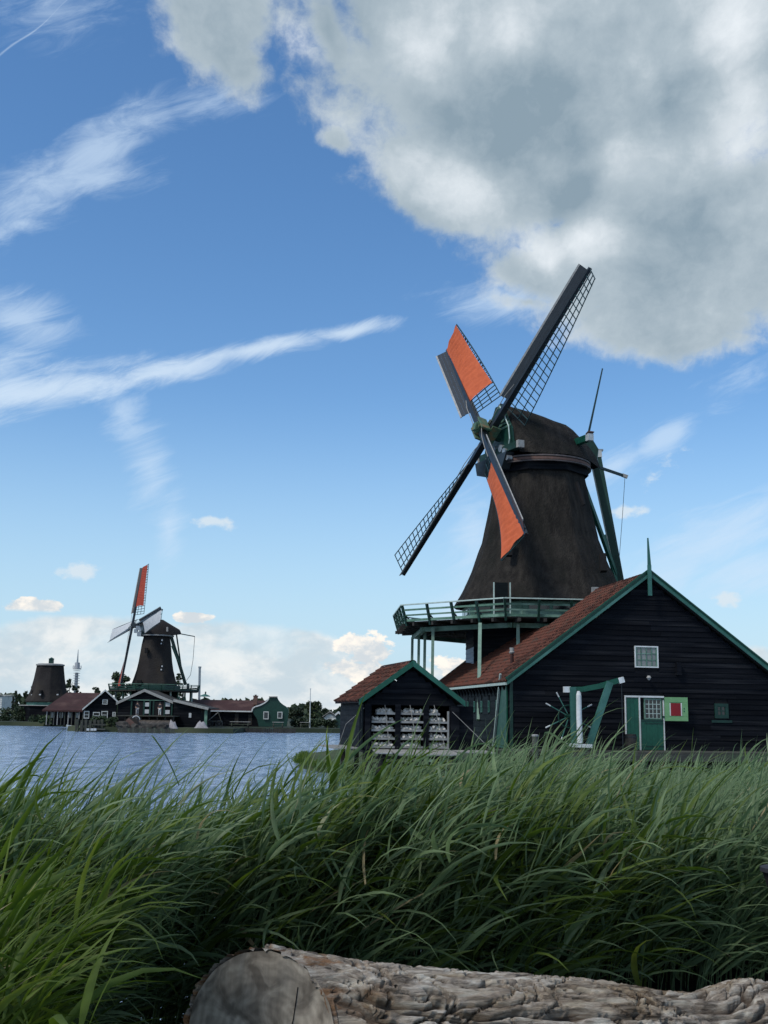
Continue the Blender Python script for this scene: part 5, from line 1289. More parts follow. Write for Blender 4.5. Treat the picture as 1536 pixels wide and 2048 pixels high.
# quay edge, timber slip and rubble
O = at(235, 1462, 125.5); O.z = 0; r = tag(empty('timber_quay', O), 'low timber quay edge along the water below the middle shed', 'quay')
for k in range(24): q = at(236+k*4.7, 1462, 125.5)-O; MB().bb((q.x, 0, -.6), (q.x+.24, .15, .50+.1*(k % 3 == 0))).build('pile', M['wood'], r)
MB().bb((0, .16, .28), (at(345, 1462, 125.5).x-O.x, .4, .42)).build('waling', M['grey'], r)
O = at(236, 1459, 128); O.z = .5; r = tag(empty('slipway', O), 'sloping plank slipway rising from the quay to the open shed', 'slipway')
wS = at(332, 1459, 128).x-O.x
for k in range(22): xx = k*wS/22; MB().beam((xx+.13, -.8, -.1), (xx*.85+.6, 6.5, 1.15), wS/22-.03, .08, side=(1, 0, 0)).build('plank', M['slip'], r)
O = at(262, 1455, 127.5); O.z = .45; r = tag(empty('sawn_log', O, .2), 'sawn tree trunk with a pale cut end lying on the slipway', 'log'); MB().tube([(0, 0, .55), (.2, 3.2, .8)], [.75, .6], 14).build('bark', M['bark'], r); MB().tube([(0, -.03, .55), (0, 0, .55)], .68, 14).build('cut_end', M['brick'], r); MB().tube([(.5+.45*math.cos(t_), -.05, .9+.5*math.sin(t_)) for t_ in [math.pi*k/8+.2 for k in range(7)]], .06, 6).build('hoop', M['wcloth'], r)
rnd = random.Random(77)
sl = ['pale boulder left of the sawn trunk', 'grey boulder below the sawn trunk', 'flat stone right of the sawn trunk', 'lone boulder in the middle of the slipway', 'dark boulder near the slipway foot', 'pale stone at the right foot of the slipway', 'squat stone beside the quay edge, right']
for k, xx in enumerate((247, 252, 271, 290, 300, 308, 325)):
    bm = bmesh.new(); bmesh.ops.create_icosphere(bm, subdivisions=2, radius=1)
    for v_ in bm.verts: v_.co *= 1+.7*mnoise.noise(v_.co*1.3+Vector((k*3, 0, 0)))
    me = bpy.data.meshes.new('rock'); bm.to_mesh(me); bm.free(); me.materials.append(M['stone'])
    o = bpy.data.objects.new('boulder', me); col.objects.link(o); s = rnd.uniform(.35, .7); q = at(xx, 1457, 127); o.location = (q.x, q.y, .5+s*.4); o.scale = (s*1.3, s, s*.75); tag(o, sl[k], 'boulder', 'boulders on the slipway')
def tarp(label, px, Y, w_, h_):
    O = at(px, 1455, Y); rows = []
    for i in range(9):
        rows.append([(w_*(j/8-.5)*(1-.25*(i/8)), .8*(i/8-.5), h_*(1-(abs(j/8-.5)*2)**2.2)*(1-(abs(i/8-.5)*2)**2.5)*(.75+.5*mnoise.noise(Vector((i*.9, j*.9, px))))+.2*mnoise.noise(Vector((i*.8, j*.8, px+3)))) for j in range(9)])
    o = MB().grid(rows).build('tarpaulin', M['tarp'], None, smooth=True); o.location = (O.x, O.y, .5); tag(o, label, 'tarpaulin')
tarp('white tarpaulin heap right of the slipway', 344, 128, 1.5, .95); tarp('larger white tarpaulin heap at the foot of the lean to', 403, 131, 1.8, 1.0)
for (lab, px, Y, wpx) in (('long picnic table in front of the workshop', 480, 141, 40), ('picnic table at the foot of the green gable', 556, 143, 22), ('picnic table left of the flagpole', 610, 146, 20)):
    O = at(px, 1452, Y); O.z = .5; r = tag(empty('picnic_table', O), lab, 'table', 'picnic tables on the far bank'); w_ = wpx*Y/FPX
    MB().bb((-w_/2, -.35, .72), (w_/2, .35, .78)).build('table_top', M['grey'], r)
    for s in (-1, 1): MB().bb((-w_/2, s*.7-.12, .42), (w_/2, s*.7+.12, .46)).build('bench', M['wood'], r)
    for s in (-1, 1):
        for k in (-1, 1): MB().beam((s*w_*.4, k*.6, 0), (s*w_*.4, k*.15, .72), .08, .08).build('leg', M['wood'], r)
O = at(424, 1453, 139); O.z = .5; r = tag(empty('hand_cart', O), 'old timber cart with spoked wheels and raised frame left of the picnic table', 'cart')
MB().bb((-.6, -.5, .7), (1.2, .5, .85)).build('bed', M['wood'], r); MB().beam((-.5, 0, .85), (.7, 0, 1.9), .08, .08).build('frame', M['grey'], r); MB().beam((.7, 0, 1.9), (1.1, 0, .85), .08, .08).build('frame', M['wood'], r)
for xx in (-.2, .95):
    w = empty('wheel', (xx, -.6, .45)); w.parent = r; MB().tube([(.42*math.cos(k*.524), 0, .42*math.sin(k*.524)) for k in range(13)], .05, 5, cap=False).build('rim', M['spar'], w)
    for k in range(4): MB().beam((-.42*math.cos(k*.785), 0, -.42*math.sin(k*.785)), (.42*math.cos(k*.785), 0, .42*math.sin(k*.785)), .04, .04, side=(0, 1, 0)).build('spoke', M['spar'], w)
O = at(524, 1462, 139); O.z = 0.02; r = tag(empty('motor_boat', O, .1), 'small pale green dinghy at the quay below the curved green gable', 'boat')
hull = []
for i in range(9):
    t = i/8; x = t*1.5; w_ = .4*math.sin(math.pi*min(1, .3+t*.7))**.6
    hull.append([(x, -w_, .45+.1*t), (x, -w_*.7, .05), (x, 0, -.05), (x, w_*.7, .05), (x, w_, .45+.1*t)])
MB().grid(hull).build('hull', M['pgreen'], r, smooth=True); MB().bb((.4, -.3, .32), (.6, .3, .35)).build('thwart', M['grey'], r)
O = at(468, 1464, 138); O.z = 0; r = tag(empty('bank_revetment', O), 'dark timber revetment along the water in front of the workshop', 'quay')
for k in range(60): MB().bb((-8+k*.26, 0, -.4), (-8+k*.26+.22, .12, .5+.06*(k % 2))).build('stake', M['dwood'], r)

# ---- two people on the platform in front of the open shed
def person(label, px, Y, h, top, legs, arm, face):
    O = at(px, 1431, Y); O.z = at(px, 1431, Y).z; p = tag(empty('person', O, face), label, 'person')
    def skin(name, verts, edges, rad, m_):
        me = bpy.data.meshes.new(name); me.from_pydata(verts, edges, []); o = bpy.data.objects.new(name, me); col.objects.link(o); o.parent = p
        me.materials.append(m_); sk_ = o.modifiers.new('skin', 'SKIN')
        for i, q in enumerate(me.skin_vertices[0].data): q.radius = (rad[i], rad[i]); q.use_root = (i == 0)
        o.modifiers.new('sub', 'SUBSURF').levels = 1; o.modifiers[-1].render_levels = 1; return o
    s = h/1.75
    V = [(0, 0, .95), (0, 0, 1.15), (0, 0, 1.40), (0, 0, 1.50), (0, -.01, 1.56), (0, -.01, 1.68), (-.18, 0, 1.40), (-.24, 0, 1.12), (-.22, -.12, .88), (.18, 0, 1.40)] + ([(.26, -.1, 1.18), (.1, -.3, 1.30)] if arm else [(.24, 0, 1.12), (.22, -.1, .88)]) + [(-.09, 0, .88), (-.10, -.02, .48), (-.11, .02, .06), (-.11, -.12, .03), (.09, 0, .88), (.11, .03, .48), (.12, .05, .06), (.12, -.1, .03)]
    V = [(a*s, b*s, c*s) for a, b, c in V]
    E_ = [(0, 1), (1, 2), (2, 3), (3, 4), (4, 5), (2, 6), (6, 7), (7, 8), (2, 9), (9, 10), (10, 11), (0, 12), (12, 13), (13, 14), (14, 15), (0, 16), (16, 17), (17, 18), (18, 19)]
    rd = [.15, .14, .15, .06, .07, .10, .07, .045, .035, .07, .045, .035, .09, .065, .045, .04, .09, .065, .045, .04]
    skin('body', V, E_, [x*s for x in rd], M['skin'])
    T = [V[0], V[1], V[2], V[6], V[7], V[9], V[10]]; skin('jacket', T, [(0, 1), (1, 2), (2, 3), (3, 4), (2, 5), (5, 6)], [x*s for x in (.17, .165, .17, .085, .06, .085, .06)], top)
    T = [V[0], V[12], V[13], V[14], V[16], V[17], V[18]]; skin('trousers', T, [(0, 1), (1, 2), (2, 3), (0, 4), (4, 5), (5, 6)], [x*s for x in (.165, .11, .08, .06, .11, .08, .06)], legs)
    MB().lathe([(1.66*s, .115*s), (1.74*s, .11*s), (1.80*s, .05*s)], 10, c=(0, .01)).build('hair', M['cloth_dark'], p, smooth=True)
person('person in black top and pale trousers raising one arm, left on the shed platform', 274, 133.5, 1.62, M['cloth_dark'], M['cloth_pale'], True, R(25))
person('person in dark jacket and white trousers, right of the other in the shed opening', 319, 134.5, 1.55, M['cloth_dark'], M['white'], False, R(-10))
O = at(233, 1431, 132.5); r = tag(empty('shed_platform', (O.x, O.y, .5)), 'raised plank platform in front of the open middle shed', 'platform'); hz_ = at(290, 1431, 133).z-.5
for k in range(10): MB().bb((0, k*.5-.2, hz_-.12), (at(347, 1431, 132.5).x-O.x, k*.5+.28, hz_)).build('plank', M['wood'], r)
for k in range(8): MB().bb((k*.95, 0, 0), (k*.95+.16, .16, hz_-.12)).build('post', M['dwood'], r)

# ------------------------------------------------------------------ the log in the foreground
def make_log():
    P0 = at(522, 2068, 4.95); P1 = at(1760, 2140, 5.95)
    lg = tag(empty('fallen_log', (P0.x, P0.y, P0.z)), 'thick barky tree trunk with a grey sawn end lying before the reeds', 'log')
    L_ = P1-P0; Ln = L_.length; axd = L_.normalized()
    sideA = Vector((axd.y, -axd.x, 0)).normalized(); upA = axd.cross(sideA)*-1
    if upA.z < 0: upA = -upA
    fh = Vector((.93, -.36, 0)).normalized(); fu = Vector((.0, .10, 1)).normalized()
    NR, NA = 620, 240
    rows = []; FUR = []
    for i in range(NR+1):
        t = i/NR; s = t*Ln; k = min(1, s/.55); k = k*k*(3-2*k)
        c = axd*s
        h_ = (fh*(1-k)+sideA*k).normalized(); u_ = (fu*(1-k)+upA*k).normalized()
        r0 = .335 - .075*min(1, s/2.0) - .02*math.sin(s*3)
        row = []
        for j in range(NA):
            a = 2*math.pi*j/NA
            # knot near the right edge of the view
            px = s-2.42; kb = math.exp(-(px/.24)**2)*max(0, math.sin(a+.15))**2*.12 + math.exp(-((s-2.75)/.2)**2)*max(0, math.sin(a))**2*.03
            ca_, sa_ = math.cos(a), math.sin(a)
            q = Vector((s*2.6, ca_*1.9, sa_*1.9))
            w1 = mnoise.noise(q*1.3)*.9
            g = Vector((s*3.4+w1, a*4.6+w1*1.1+s*.5, 0)); g2 = Vector((s*9+w1*2, a*13+w1*2, 4)) 
            ga = Vector((s*2.6+w1*.8, ca_*6.6+w1, sa_*6.6+w1*.6+s*.5)); gb = Vector((s*7+w1*2, ca_*15+w1*2, sa_*15))
            f1 = 1-abs(mnoise.noise(ga)+.35*mnoise.noise(gb*.7))*2.7; f2 = 1-abs(mnoise.noise(gb))*2.2; f3 = mnoise.noise(gb*2.7)
            crack = max(0, f1)**2.2
            un = abs(mnoise.noise(Vector((s*1.9+w1*.9, ca_*5.2+w1*.5, sa_*5.2+w1*.5+s*.9)))+.22*mnoise.noise(gb*.6)); uc = abs(mnoise.noise(Vector((s*7+w1*2, ca_*3.2+4, sa_*3.2)))); un = min(un, uc*1.6+.02)
            pk = min(1, max(0, (un-.015)/.13)); pk = pk*pk*(3-2*pk); un2 = min(1, abs(mnoise.noise(Vector((s*4.5+w1, ca_*13+w1, sa_*13+s))))*5)
            if False: vd = mnoise.voronoi(Vector((s*4.4+w1*1.6+.5*f3, ca_*4.4+w1+.25*f3, sa_*4.4+w1*.7+s*.7)))[0]; pl = min(1, (vd[1]-vd[0])*2.0)**.75
            hgt = -.044 + .056*pk + .009*un2 + .008*(1-max(0, f2)**2) + .005*f3 + .004*mnoise.noise(gb*6)
            # bark missing on the lower front near the sawn end
            strip = s < .95 and ca_ > .55 and sa_ < .42-.35*s+.05*mnoise.noise(q*3)
            if strip: hgt = -.012+.003*f3
            if i < 5: hgt = hgt*.25+.002
            r = (r0+kb)*(1+.035*math.sin(2*a+.6)) + hgt
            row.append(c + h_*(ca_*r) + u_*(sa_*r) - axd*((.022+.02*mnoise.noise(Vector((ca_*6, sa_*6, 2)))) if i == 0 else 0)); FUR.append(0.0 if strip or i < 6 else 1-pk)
        row.append(row[0]); FUR.append(FUR[-NA]); rows.append(row)
    b = MB().grid(rows); 
    o = b.build('bark', None, lg, smooth=True)
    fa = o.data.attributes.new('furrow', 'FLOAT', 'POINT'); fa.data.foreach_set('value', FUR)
    # bark material
    m = bpy.data.materials.new('log_bark'); m.use_nodes = True; nt = m.node_tree; N = nt.nodes; L = nt.links; bs = N['Principled BSDF']
    tc = N.new('ShaderNodeTexCoord'); mp = N.new('ShaderNodeMapping'); mp.inputs['Rotation'].default_value = (0, 0, -math.atan2(axd.y, axd.x)); L.new(tc.outputs['Object'], mp.inputs[0])
    mp2 = N.new('ShaderNodeMapping'); mp2.inputs['Scale'].default_value = (.30, 1.5, 1.5); L.new(mp.outputs[0], mp2.inputs[0])
    def nz(sc_, det=8, rough=.65, dist=.5):
        n = N.new('ShaderNodeTexNoise'); n.inputs['Scale'].default_value = sc_; n.inputs['Detail'].default_value = det; n.inputs['Roughness'].default_value = rough; n.inputs['Distortion'].default_value = dist; L.new(mp2.outputs[0], n.inputs['Vector']); return n.outputs[0]
    cr = N.new('ShaderNodeValToRGB'); L.new(nz(17), cr.inputs[0]); e = cr.color_ramp.elements; e[0].position = .34; e[0].color = (.05, .042, .035, 1); e[1].position = .64; e[1].color = (.53, .50, .43, 1)
    x = e.new(.48); x.color = (.30, .26, .215, 1)
    cr2 = N.new('ShaderNodeValToRGB'); L.new(nz(3.0, 4), cr2.inputs[0]); e = cr2.color_ramp.elements; e[0].position = .52; e[0].color = (0, 0, 0, 1); e[1].position = .66; e[1].color = (1, 1, 1, 1)
    mx = N.new('ShaderNodeMix'); mx.data_type = 'RGBA'; mx.blend_type = 'MULTIPLY'; L.new(cr2.outputs[0], mx.inputs[0]); L.new(cr.outputs[0], mx.inputs[6]); mx.inputs[7].default_value = (.62, .54, .44, 1)
    # orange-brown rot just behind the sawn edge
    sx = N.new('ShaderNodeSeparateXYZ'); L.new(mp.outputs[0], sx.inputs[0])
    mr = N.new('ShaderNodeMapRange'); L.new(sx.outputs[0], mr.inputs[0]); mr.inputs[1].default_value = .62; mr.inputs[2].default_value = .20; L.new(mr.outputs[0], mr.inputs[5]) if False else None
    ml = N.new('ShaderNodeMath'); ml.operation = 'MULTIPLY'; L.new(mr.outputs[0], ml.inputs[0]); 
    mrn = N.new('ShaderNodeMapRange'); L.new(nz(9, 5), mrn.inputs[0]); mrn.inputs[1].default_value = .46; mrn.inputs[2].default_value = .6; L.new(mrn.outputs[0], ml.inputs[1])
    mx2 = N.new('ShaderNodeMix'); mx2.data_type = 'RGBA'; L.new(ml.outputs[0], mx2.inputs[0]); L.new(mx.outputs[2], mx2.inputs[6]); mx2.inputs[7].default_value = (.22, .115, .055, 1)
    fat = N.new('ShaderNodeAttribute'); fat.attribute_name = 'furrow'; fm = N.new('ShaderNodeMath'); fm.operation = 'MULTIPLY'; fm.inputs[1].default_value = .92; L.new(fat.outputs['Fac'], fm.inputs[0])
    mx3 = N.new('ShaderNodeMix'); mx3.data_type = 'RGBA'; L.new(fm.outputs[0], mx3.inputs[0]); L.new(mx2.outputs[2], mx3.inputs[6]); mx3.inputs[7].default_value = (.055, .038, .027, 1)  # dark furrow floors: inner bark tone, deepened as painted-in shadow
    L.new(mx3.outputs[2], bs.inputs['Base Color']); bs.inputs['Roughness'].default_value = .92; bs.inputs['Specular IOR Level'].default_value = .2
    bp = N.new('ShaderNodeBump'); bp.inputs['Strength'].default_value = .9; bp.inputs['Distance'].default_value = .012; L.new(nz(48, 8, .7), bp.inputs['Height']); L.new(bp.outputs[0], bs.inputs['Normal'])
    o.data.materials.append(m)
    # pale bare wood under the missing bark
    b2 = MB(); rws = []
    for i in range(60):
        s = .02+i*.016; k = min(1, s/.55); k = k*k*(3-2*k); h_ = (fh*(1-k)+sideA*k).normalized(); u_ = (fu*(1-k)+upA*k).normalized(); r0 = .335-.075*min(1, s/2)-.02*math.sin(s*3); row = []
        for j in range(24):
            a = R(-60+j*3.4); r = r0*(1+.035*math.sin(2*a+.6))-.004+.002*mnoise.noise(Vector((s*3, a*30, 0)))
            row.append(axd*s+h_*(math.cos(a)*r)+u_*(math.sin(a)*r))
        rws.append(row)
    M['bare'] = mat('bare_wood', (.34, .29, .23), (.22, .19, .15), rough=.8, scale=7, stretch=(.6, 5, 5), bump=.4, bscale=30, rnd=0)
    b2.grid(rws).build('bare_wood', M['bare'], lg, smooth=True)
    # sawn end with cracks and a shallow pith hollow
    fr = []; nr_ = 26
    fn = fh.cross(fu).normalized()
    if fn.y > 0: fn = -fn
    for i in range(nr_+1):
        q = i/nr_; row = []
        for j in range(NA+1):
            a = 2*math.pi*(j % NA)/NA; r = (.335*(1+.035*math.sin(2*a+.6))-.001+.004*mnoise.noise(Vector((math.cos(a)*5, math.sin(a)*5, 0))))*q
            dz = .003*mnoise.noise(Vector((math.cos(a)*q*6, math.sin(a)*q*6, 1)))
            row.append(fh*(math.cos(a)*r)+fu*(math.sin(a)*r)+fn*(.012+dz))
        fr.append(row)
    b3 = MB().grid(fr); o3 = b3.build('sawn_end', None, lg, smooth=True)
    m = bpy.data.materials.new('sawn_wood'); m.use_nodes = True; nt = m.node_tree; N = nt.nodes; L = nt.links; bs = N['Principled BSDF']
    tc = N.new('ShaderNodeTexCoord'); n1 = N.new('ShaderNodeTexNoise'); n1.inputs['Scale'].default_value = 8; n1.inputs['Detail'].default_value = 12; n1.inputs['Distortion'].default_value = 1.0; L.new(tc.outputs['Object'], n1.inputs['Vector'])
    mp = N.new('ShaderNodeMapping'); mp.inputs['Location'].default_value = (.0, 0, .02); mp.inputs['Scale'].default_value = (1, .4, 1); L.new(tc.outputs['Object'], mp.inputs[0])
    wv = N.new('ShaderNodeTexWave'); wv.wave_type = 'RINGS'; wv.rings_direction = 'SPHERICAL'; wv.inputs['Scale'].default_value = 9; wv.inputs['Distortion'].default_value = 5; wv.inputs['Detail'].default_value = 3; wv.inputs['Detail Scale'].default_value = 1.5; L.new(mp.outputs[0], wv.inputs[0])
    sc2 = N.new('ShaderNodeMapping'); sc2.inputs['Scale'].default_value = (30, 30, 3); sc2.inputs['Rotation'].default_value = (0, .2, 0); L.new(tc.outputs['Object'], sc2.inputs[0])
    n2 = N.new('ShaderNodeTexNoise'); n2.inputs['Scale'].default_value = 1.6; n2.inputs['Detail'].default_value = 6; L.new(sc2.outputs[0], n2.inputs['Vector'])
    cr = N.new('ShaderNodeValToRGB'); L.new(n1.outputs[0], cr.inputs[0]); e = cr.color_ramp.elements; e[0].position = .40; e[0].color = (.11, .095, .076, 1); e[1].position = .62; e[1].color = (.27, .24, .195, 1)
    mx = N.new('ShaderNodeMix'); mx.data_type = 'RGBA'; mx.blend_type = 'MULTIPLY'; mx.inputs[0].default_value = .16; L.new(cr.outputs[0], mx.inputs[6]); L.new(wv.outputs[0], mx.inputs[7])
    mx2 = N.new('ShaderNodeMix'); mx2.data_type = 'RGBA'; mx2.blend_type = 'MULTIPLY'; mx2.inputs[0].default_value = .5; L.new(mx.outputs[2], mx2.inputs[6]); L.new(n2.outputs[0], mx2.inputs[7])
    hs = N.new('ShaderNodeHueSaturation'); hs.inputs['Value'].default_value = 2.2; L.new(mx2.outputs[2], hs.inputs['Color'])
    L.new(hs.outputs[0], bs.inputs['Base Color']); bs.inputs['Roughness'].default_value = .9
    bp = N.new('ShaderNodeBump'); bp.inputs['Strength'].default_value = .5; bp.inputs['Distance'].default_value = .004; L.new(n2.outputs[0], bp.inputs['Height']); L.new(bp.outputs[0], bs.inputs['Normal'])
    o3.data.materials.append(m)
    for pts in ([(.17, .20), (.155, .08), (.13, -.02), (.125, -.12)], [(.20, .02), (.19, -.12)]):
        b4 = MB()
        for i in range(len(pts)-1): b4.beam(fh*pts[i][0]+fu*pts[i][1]+fn*.014, fh*pts[i+1][0]+fu*pts[i+1][1]+fn*.014, .0025, .005, side=fh)
        b4.build('crack', M['void'], lg)
    return lg
make_log()

# dark tub poking in at the right edge
O = at(1580, 1806, 5.6); r = tag(empty('dark_tub', (O.x, O.y, O.z-.35)), 'black tapered tub cut off by the right edge, half hidden in the reeds', 'tub')
MB().tube([(0, 0, .22), (0, 0, .4), (0, 0, .50)], [.055, .095, .125], 20).build('shell', M['void'], r); MB().tube([(0, 0, .495), (0, 0, .515)], [.132, .132], 20).build('rim', M['cloth_dark'], r); MB().tube([(0, 0, -.8), (0, 0, .24)], .025, 8).build('stake', M['dwood'], r)

# ------------------------------------------------------------------ reeds
def reed_mat(name, c_a, c_b, c_c):
    m = bpy.data.materials.new(name); m.use_nodes = True; nt = m.node_tree; N = nt.nodes; L = nt.links; bs = N['Principled BSDF']
    at_ = N.new('ShaderNodeAttribute'); at_.attribute_name = 'tint'
    cr = N.new('ShaderNodeValToRGB'); L.new(at_.outputs['Fac'], cr.inputs[0]); e = cr.color_ramp.elements
    e[0].position = 0; e[0].color = (*c_a, 1); e[1].position = .75; e[1].color = (*c_b, 1)
    x = e.new(.93); x.color = (*c_c, 1); x = e.new(.985); x.color = (.36, .30, .17, 1); x2 = e.new(.35); x2.color = tuple((c_a[i]+c_b[i])/2*.95 for i in range(3))+(1,)
    tc = N.new('ShaderNodeTexCoord'); nz = N.new('ShaderNodeTexNoise'); nz.inputs['Scale'].default_value = 9; nz.inputs['Detail'].default_value = 3; L.new(tc.outputs['Object'], nz.inputs['Vector'])
    hs = N.new('ShaderNodeHueSaturation'); mr = N.new('ShaderNodeMapRange'); L.new(nz.outputs[0], mr.inputs[0]); mr.inputs[1].default_value = .3; mr.inputs[2].default_value = .7; mr.inputs[3].default_value = .8; mr.inputs[4].default_value = 1.2; L.new(mr.outputs[0], hs.inputs['Value']); L.new(cr.outputs[0], hs.inputs['Color'])
    L.new(hs.outputs[0], bs.inputs['Base Color']); bs.inputs['Roughness'].default_value = .58; bs.inputs['Specular IOR Level'].default_value = .32
    tr = N.new('ShaderNodeBsdfTranslucent'); h2 = N.new('ShaderNodeHueSaturation'); h2.inputs['Value'].default_value = 1.3; h2.inputs['Saturation'].default_value = 1.15; L.new(hs.outputs[0], h2.inputs['Color']); L.new(h2.outputs[0], tr.inputs[0])
    ms = N.new('ShaderNodeMixShader'); ms.inputs[0].default_value = .42; L.new(bs.outputs[0], ms.inputs[1]); L.new(tr.outputs[0], ms.inputs[2]); L.new(ms.outputs[0], N['Material Output'].inputs['Surface'])
    return m
rng = np.random.default_rng(11)
def blades(B, az, e0, droop, ln, wd, roll, tint, K=7, wind=.15, windk=.6, prof='leaf'):
    """ribbons with a fold along the middle; arrays of length n"""
    n = len(az); s = np.linspace(0, 1, K)[None, :]
    el = e0[:, None]-droop[:, None]*s**1.4
    da = (wind-az+np.pi) % (2*np.pi)-np.pi
    a = az[:, None]+da[:, None]*windk*s**.8
    d = np.stack([np.cos(el)*np.cos(a), np.cos(el)*np.sin(a), np.sin(el)], -1)
    step = (ln/(K-1))[:, None, None]
    pos = np.concatenate([np.zeros((n, 1, 3)), np.cumsum((d[:, :-1]+d[:, 1:])/2*step, 1)], 1)+B[:, None, :]
    side = np.stack([-np.sin(a), np.cos(a), np.zeros_like(a)], -1); nrm = np.cross(d, side)
    rl = roll[:, None]*(1-.3*s)+.5*np.sin(s*3+roll[:, None]*5)*.6
    sd = side*np.cos(rl)[..., None]+nrm*np.sin(rl)[..., None]; nm = np.cross(d, sd)
    w = np.interp(s[0], [0, .12, .35, .7, 1], [.45, .85, 1, .55, .03])[None, :, None]*wd[:, None, None]/2
    Lf = pos+sd*w; Rt = pos-sd*w; Md = pos+nm*w*.38
    V = np.stack([Lf, Md, Rt], 2).reshape(n, K*3, 3)
    q = []
    for k in range(K-1):
        for j in range(2): q.append([k*3+j, k*3+j+1, (k+1)*3+j+1, (k+1)*3+j])
    q = np.array(q)[None]+(np.arange(n)*K*3)[:, None, None]
    t = np.repeat(tint, K*3)
    return V.reshape(-1, 3), q.reshape(-1, 4), t
def stems(P, r0, r1, tint):
    """P: n,K,3 centre lines"""
    n, K, _ = P.shape; a = np.array([0, 2.094, 4.189]); ring = np.stack([np.cos(a), np.sin(a), np.zeros(3)], -1)
    r = (r0+(r1-r0)*np.linspace(0, 1, K))[None, :, None, None]
    V = P[:, :, None, :]+ring[None, None]*r
    q = []
    for k in range(K-1):
        for j in range(3): q.append([k*3+j, k*3+(j+1) % 3, (k+1)*3+(j+1) % 3, (k+1)*3+j])
    q = np.array(q)[None]+(np.arange(n)*K*3)[:, None, None]
    return V.reshape(-1, 3), q.reshape(-1, 4), np.repeat(tint, K*3)
def reed_bed(name, pts, gz, top, leafn, lw, ll, mat_, label, tint0=.5, yel=None, lean=.48, wind=.12):
    n = len(pts); H = np.maximum(top-gz, .35); K = 8; s = np.linspace(0, 1, K)
    la = wind+rng.normal(0, .5, n); lm = lean*H*rng.uniform(.5, 1.35, n)
    P = np.zeros((n, K, 3)); P[:, :, 0] = pts[:, 0:1]+np.cos(la)[:, None]*lm[:, None]*s[None]**2; P[:, :, 1] = pts[:, 1:2]+np.sin(la)[:, None]*lm[:, None]*s[None]**2*.7; P[:, :, 2] = gz[:, None]+H[:, None]*(s[None]-.10*s[None]**3*lean*2)
    patch = .22*np.array([mnoise.noise(Vector((a*1.1, b*1.1, 5))) for a, b in pts]); base_t = np.clip(tint0+patch+rng.normal(0, .15, n)+(0 if yel is None else yel), 0, 1)
    out = [stems(P, .0035, .0018, np.clip(base_t+.15, 0, .93))]
    for k in range(leafn):
        f = np.clip(.18+.80*(k+rng.uniform(0, 1, n))/leafn, 0, .99) ; x = f*(K-1); i0 = x.astype(int); fr = (x-i0)[:, None]
        i1 = np.minimum(i0+1, K-1); B = P[np.arange(n), i0]*(1-fr)+P[np.arange(n), i1]*fr
        az = np.where(rng.random(n) < .72, rng.normal(wind, .75, n), rng.uniform(-np.pi, np.pi, n))
        e0 = np.radians(np.clip(rng.normal(47, 15, n)+14*(f-.5), 8, 86)); dr = np.radians(np.clip(rng.normal(46, 32, n), -5, 140))
        l_ = ll*rng.uniform(.6, 1.25, n)*(1-.25*np.abs(f-.6)*1.6); w_ = lw*rng.uniform(.55, 1.3, n)
        tt = np.clip(base_t+rng.normal(0, .14, n)+.10*(f-.5), 0, .95); tt[rng.random(n) < .015] = 1.0
        out.append(blades(B, az, e0, dr, l_, w_, rng.normal(0, .7, n), tt, wind=wind, windk=.55))
    # the furled top leaf
    B = P[:, -1]-np.array([0, 0, .02]); out.append(blades(B, la, np.radians(rng.uniform(50, 88, n)), np.radians(rng.uniform(0, 70, n)), ll*rng.uniform(.5, .95, n), lw*.5*np.ones(n), rng.normal(0, .5, n), base_t, wind=wind, windk=.3))
    V = []; Q = []; T = []; off = 0
    for v, q, t in out: V.append(v); Q.append(q+off); T.append(t); off += len(v)
    V = np.concatenate(V).astype(np.float32); Q = np.concatenate(Q).astype(np.int32); T = np.concatenate(T).astype(np.float32)
    me = bpy.data.meshes.new(name); me.vertices.add(len(V)); me.vertices.foreach_set('co', V.ravel()); me.loops.add(Q.size); me.loops.foreach_set('vertex_index', Q.ravel())
    me.polygons.add(len(Q)); me.polygons.foreach_set('loop_start', np.arange(0, Q.size, 4, dtype=np.int32)); me.polygons.foreach_set('loop_total', np.full(len(Q), 4, np.int32))
    me.update(calc_edges=True); a = me.attributes.new('tint', 'FLOAT', 'POINT'); a.data.foreach_set('value', T); me.polygons.foreach_set('use_smooth', np.ones(len(Q), bool)); me.materials.append(mat_)
    o = bpy.data.objects.new(name, me); col.objects.link(o); tag(o, label, 'reeds', kind='stuff'); print(name, len(Q)*2, 'tris'); return o
MR = reed_mat('reed_leaf', (.078, .135, .062), (.180, .255, .125), (.27, .34, .21))
MY = reed_mat('reed_leaf_yellow', (.042, .082, .016), (.115, .170, .032), (.19, .24, .055))
def scatter(n, x0, x1, y0, y1, ok):
    P = []
    while sum(map(len, P)) < n:
        q = np.stack([rng.uniform(x0, x1, n), rng.uniform(y0, y1, n)], -1); P.append(q[ok(q[:, 0], q[:, 1])])
    return np.concatenate(P)[:n]
fe = np.vectorize(far_edge); gzv = np.vectorize(ground_z)
def front(x): return np.where(x > -1.25, 5.55+.34*np.maximum(x+.6, 0), 4.4)
def topz(x, y): return 1.99+.14*np.array([mnoise.noise(Vector((a*.7, b*.7, 0))) for a, b in zip(x, y)])+rng.normal(0, .09, len(x))-.07*np.clip(.6-x, 0, 1.5)+.07*(x/y<-.06)-.05*((x/y>-.04)&(x/y<.1))-.10*np.clip((y-10)/3, 0, 1)+.05*(y<8)+.12*np.clip(x/y*6+.55, 0, 1)*(x/y<.10)+.13*np.exp(-((x/y+.03)/.10)**2)+.03+-.05*((x/y>=.10)&(x/y<.2))-.09*(x/y>=.2)+(rng.random(len(x))<.05)*rng.uniform(.1,.3,len(x))
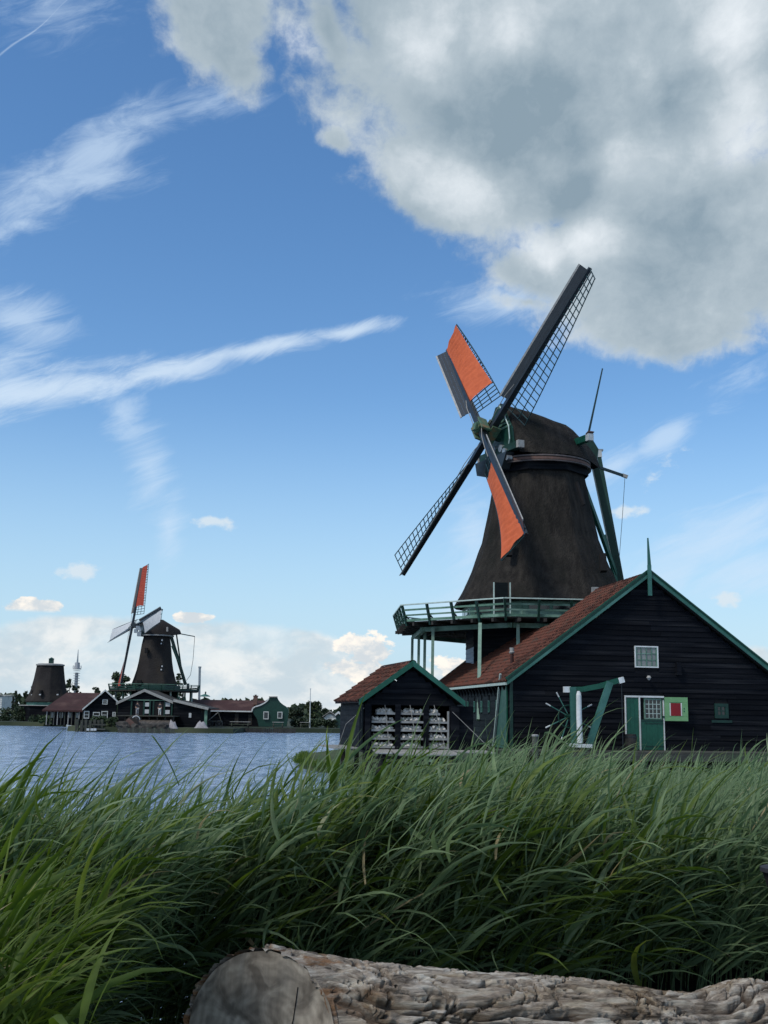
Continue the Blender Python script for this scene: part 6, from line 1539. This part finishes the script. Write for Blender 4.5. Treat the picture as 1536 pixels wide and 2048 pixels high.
# the front rows, dense, seen down to their feet
p = scatter(2300, -4.2, 4.6, 4.3, 9.0, lambda x, y: (y > front(x)) & (y < np.minimum(front(x)+2.8, fe(x))))
reed_bed('reeds', p, gzv(p[:, 0], p[:, 1]), topz(p[:, 0], p[:, 1]), 14, .022, .50, MR, 'dense bed of wind bent grey green reeds behind the log', yel=0)
p = scatter(3000, -5, 8, 6, 16, lambda x, y: (y > front(x)+2.4) & (y < fe(x)+.6))
reed_bed('reeds', p, gzv(p[:, 0], p[:, 1]), topz(p[:, 0], p[:, 1])+.05, 10, .023, .48, MR, 'farther rows of grey green reeds reaching to the water before the barn')
# yellower, broader reeds close on the left
p = scatter(470, -2.9, -.40, 3.1, 5.2, lambda x, y: (x < -.174*y-.62) )
reed_bed('reeds', p, gzv(p[:, 0], p[:, 1]), 1.86+rng.normal(0, .10, len(p)), 12, .024, .50, MY, 'yellow green broad leaved reeds close to the camera at lower left', tint0=.42, lean=.42)
p = scatter(420, -3.6, 1.5, 4.6, 6.6, lambda x, y: (y > front(x)))
reed_bed('reeds', p, gzv(p[:, 0], p[:, 1]), topz(p[:, 0], p[:, 1])+.0, 9, .029, .54, MY, 'brighter yellow green reed shoots scattered among the left reeds', tint0=.5, lean=.40)

# a handful of taller reeds crossing the water at the left
p = np.array([(-1.62, 3.7), (-1.75, 4.1), (-1.5, 4.4), (-1.85, 4.9), (-1.45, 5.2), (-1.25, 5.6), (-.95, 6.2), (-.6, 6.4), (-.45, 6.6), (-.35, 6.9), (-.2, 7.0), (.1, 7.4), (-1.1, 6.3), (2.2, 8.8), (3.1, 9.2), (3.4, 8.9), (2.7, 9.4), (4.0, 9.6)])
reed_bed('reeds', p, gzv(p[:, 0], p[:, 1]), np.array([2.42, 2.36, 2.30, 2.34, 2.28, 2.30, 2.26, 2.34, 2.30, 2.36, 2.30, 2.25, 2.22, 2.40, 2.42, 2.36, 2.38, 2.40]), 8, .030, .46, MY, 'few tall reeds standing above the rest against the water', tint0=.45, lean=.40)

# rough grass along the edge of the mill yard
e = np.array(yard, float); P = []
for a, b in ((0, 1), (1, 2), (2, 3), (3, 4), (4, 5), (len(yard)-1, 0)):
    L_ = np.linalg.norm(e[b]-e[a]); k = int(L_*110); t = rng.random(k)[:, None]; q = e[a]*(1-t)+e[b]*t+rng.normal(0, .16, (k, 2)); P.append(q)
P = np.concatenate(P); k = len(P); B = np.concatenate([P, np.full((k, 1), .20)], 1)
V, Q_, T = blades(B, rng.uniform(-3.1, 3.1, k), np.radians(rng.uniform(50, 88, k)), np.radians(rng.uniform(20, 100, k)), rng.uniform(.2, .5, k), np.full(k, .035), rng.normal(0, .5, k), rng.uniform(0, .8, k), K=5)
me = bpy.data.meshes.new('edge_grass'); me.from_pydata(V.tolist(), [], Q_.tolist()); a = me.attributes.new('tint', 'FLOAT', 'POINT'); a.data.foreach_set('value', T.astype(np.float32)); me.materials.append(MY)
o = bpy.data.objects.new('edge_grass', me); col.objects.link(o); tag(o, 'rough grass along the water edge of the mill yard beside the drying shed', 'grass', kind='stuff')
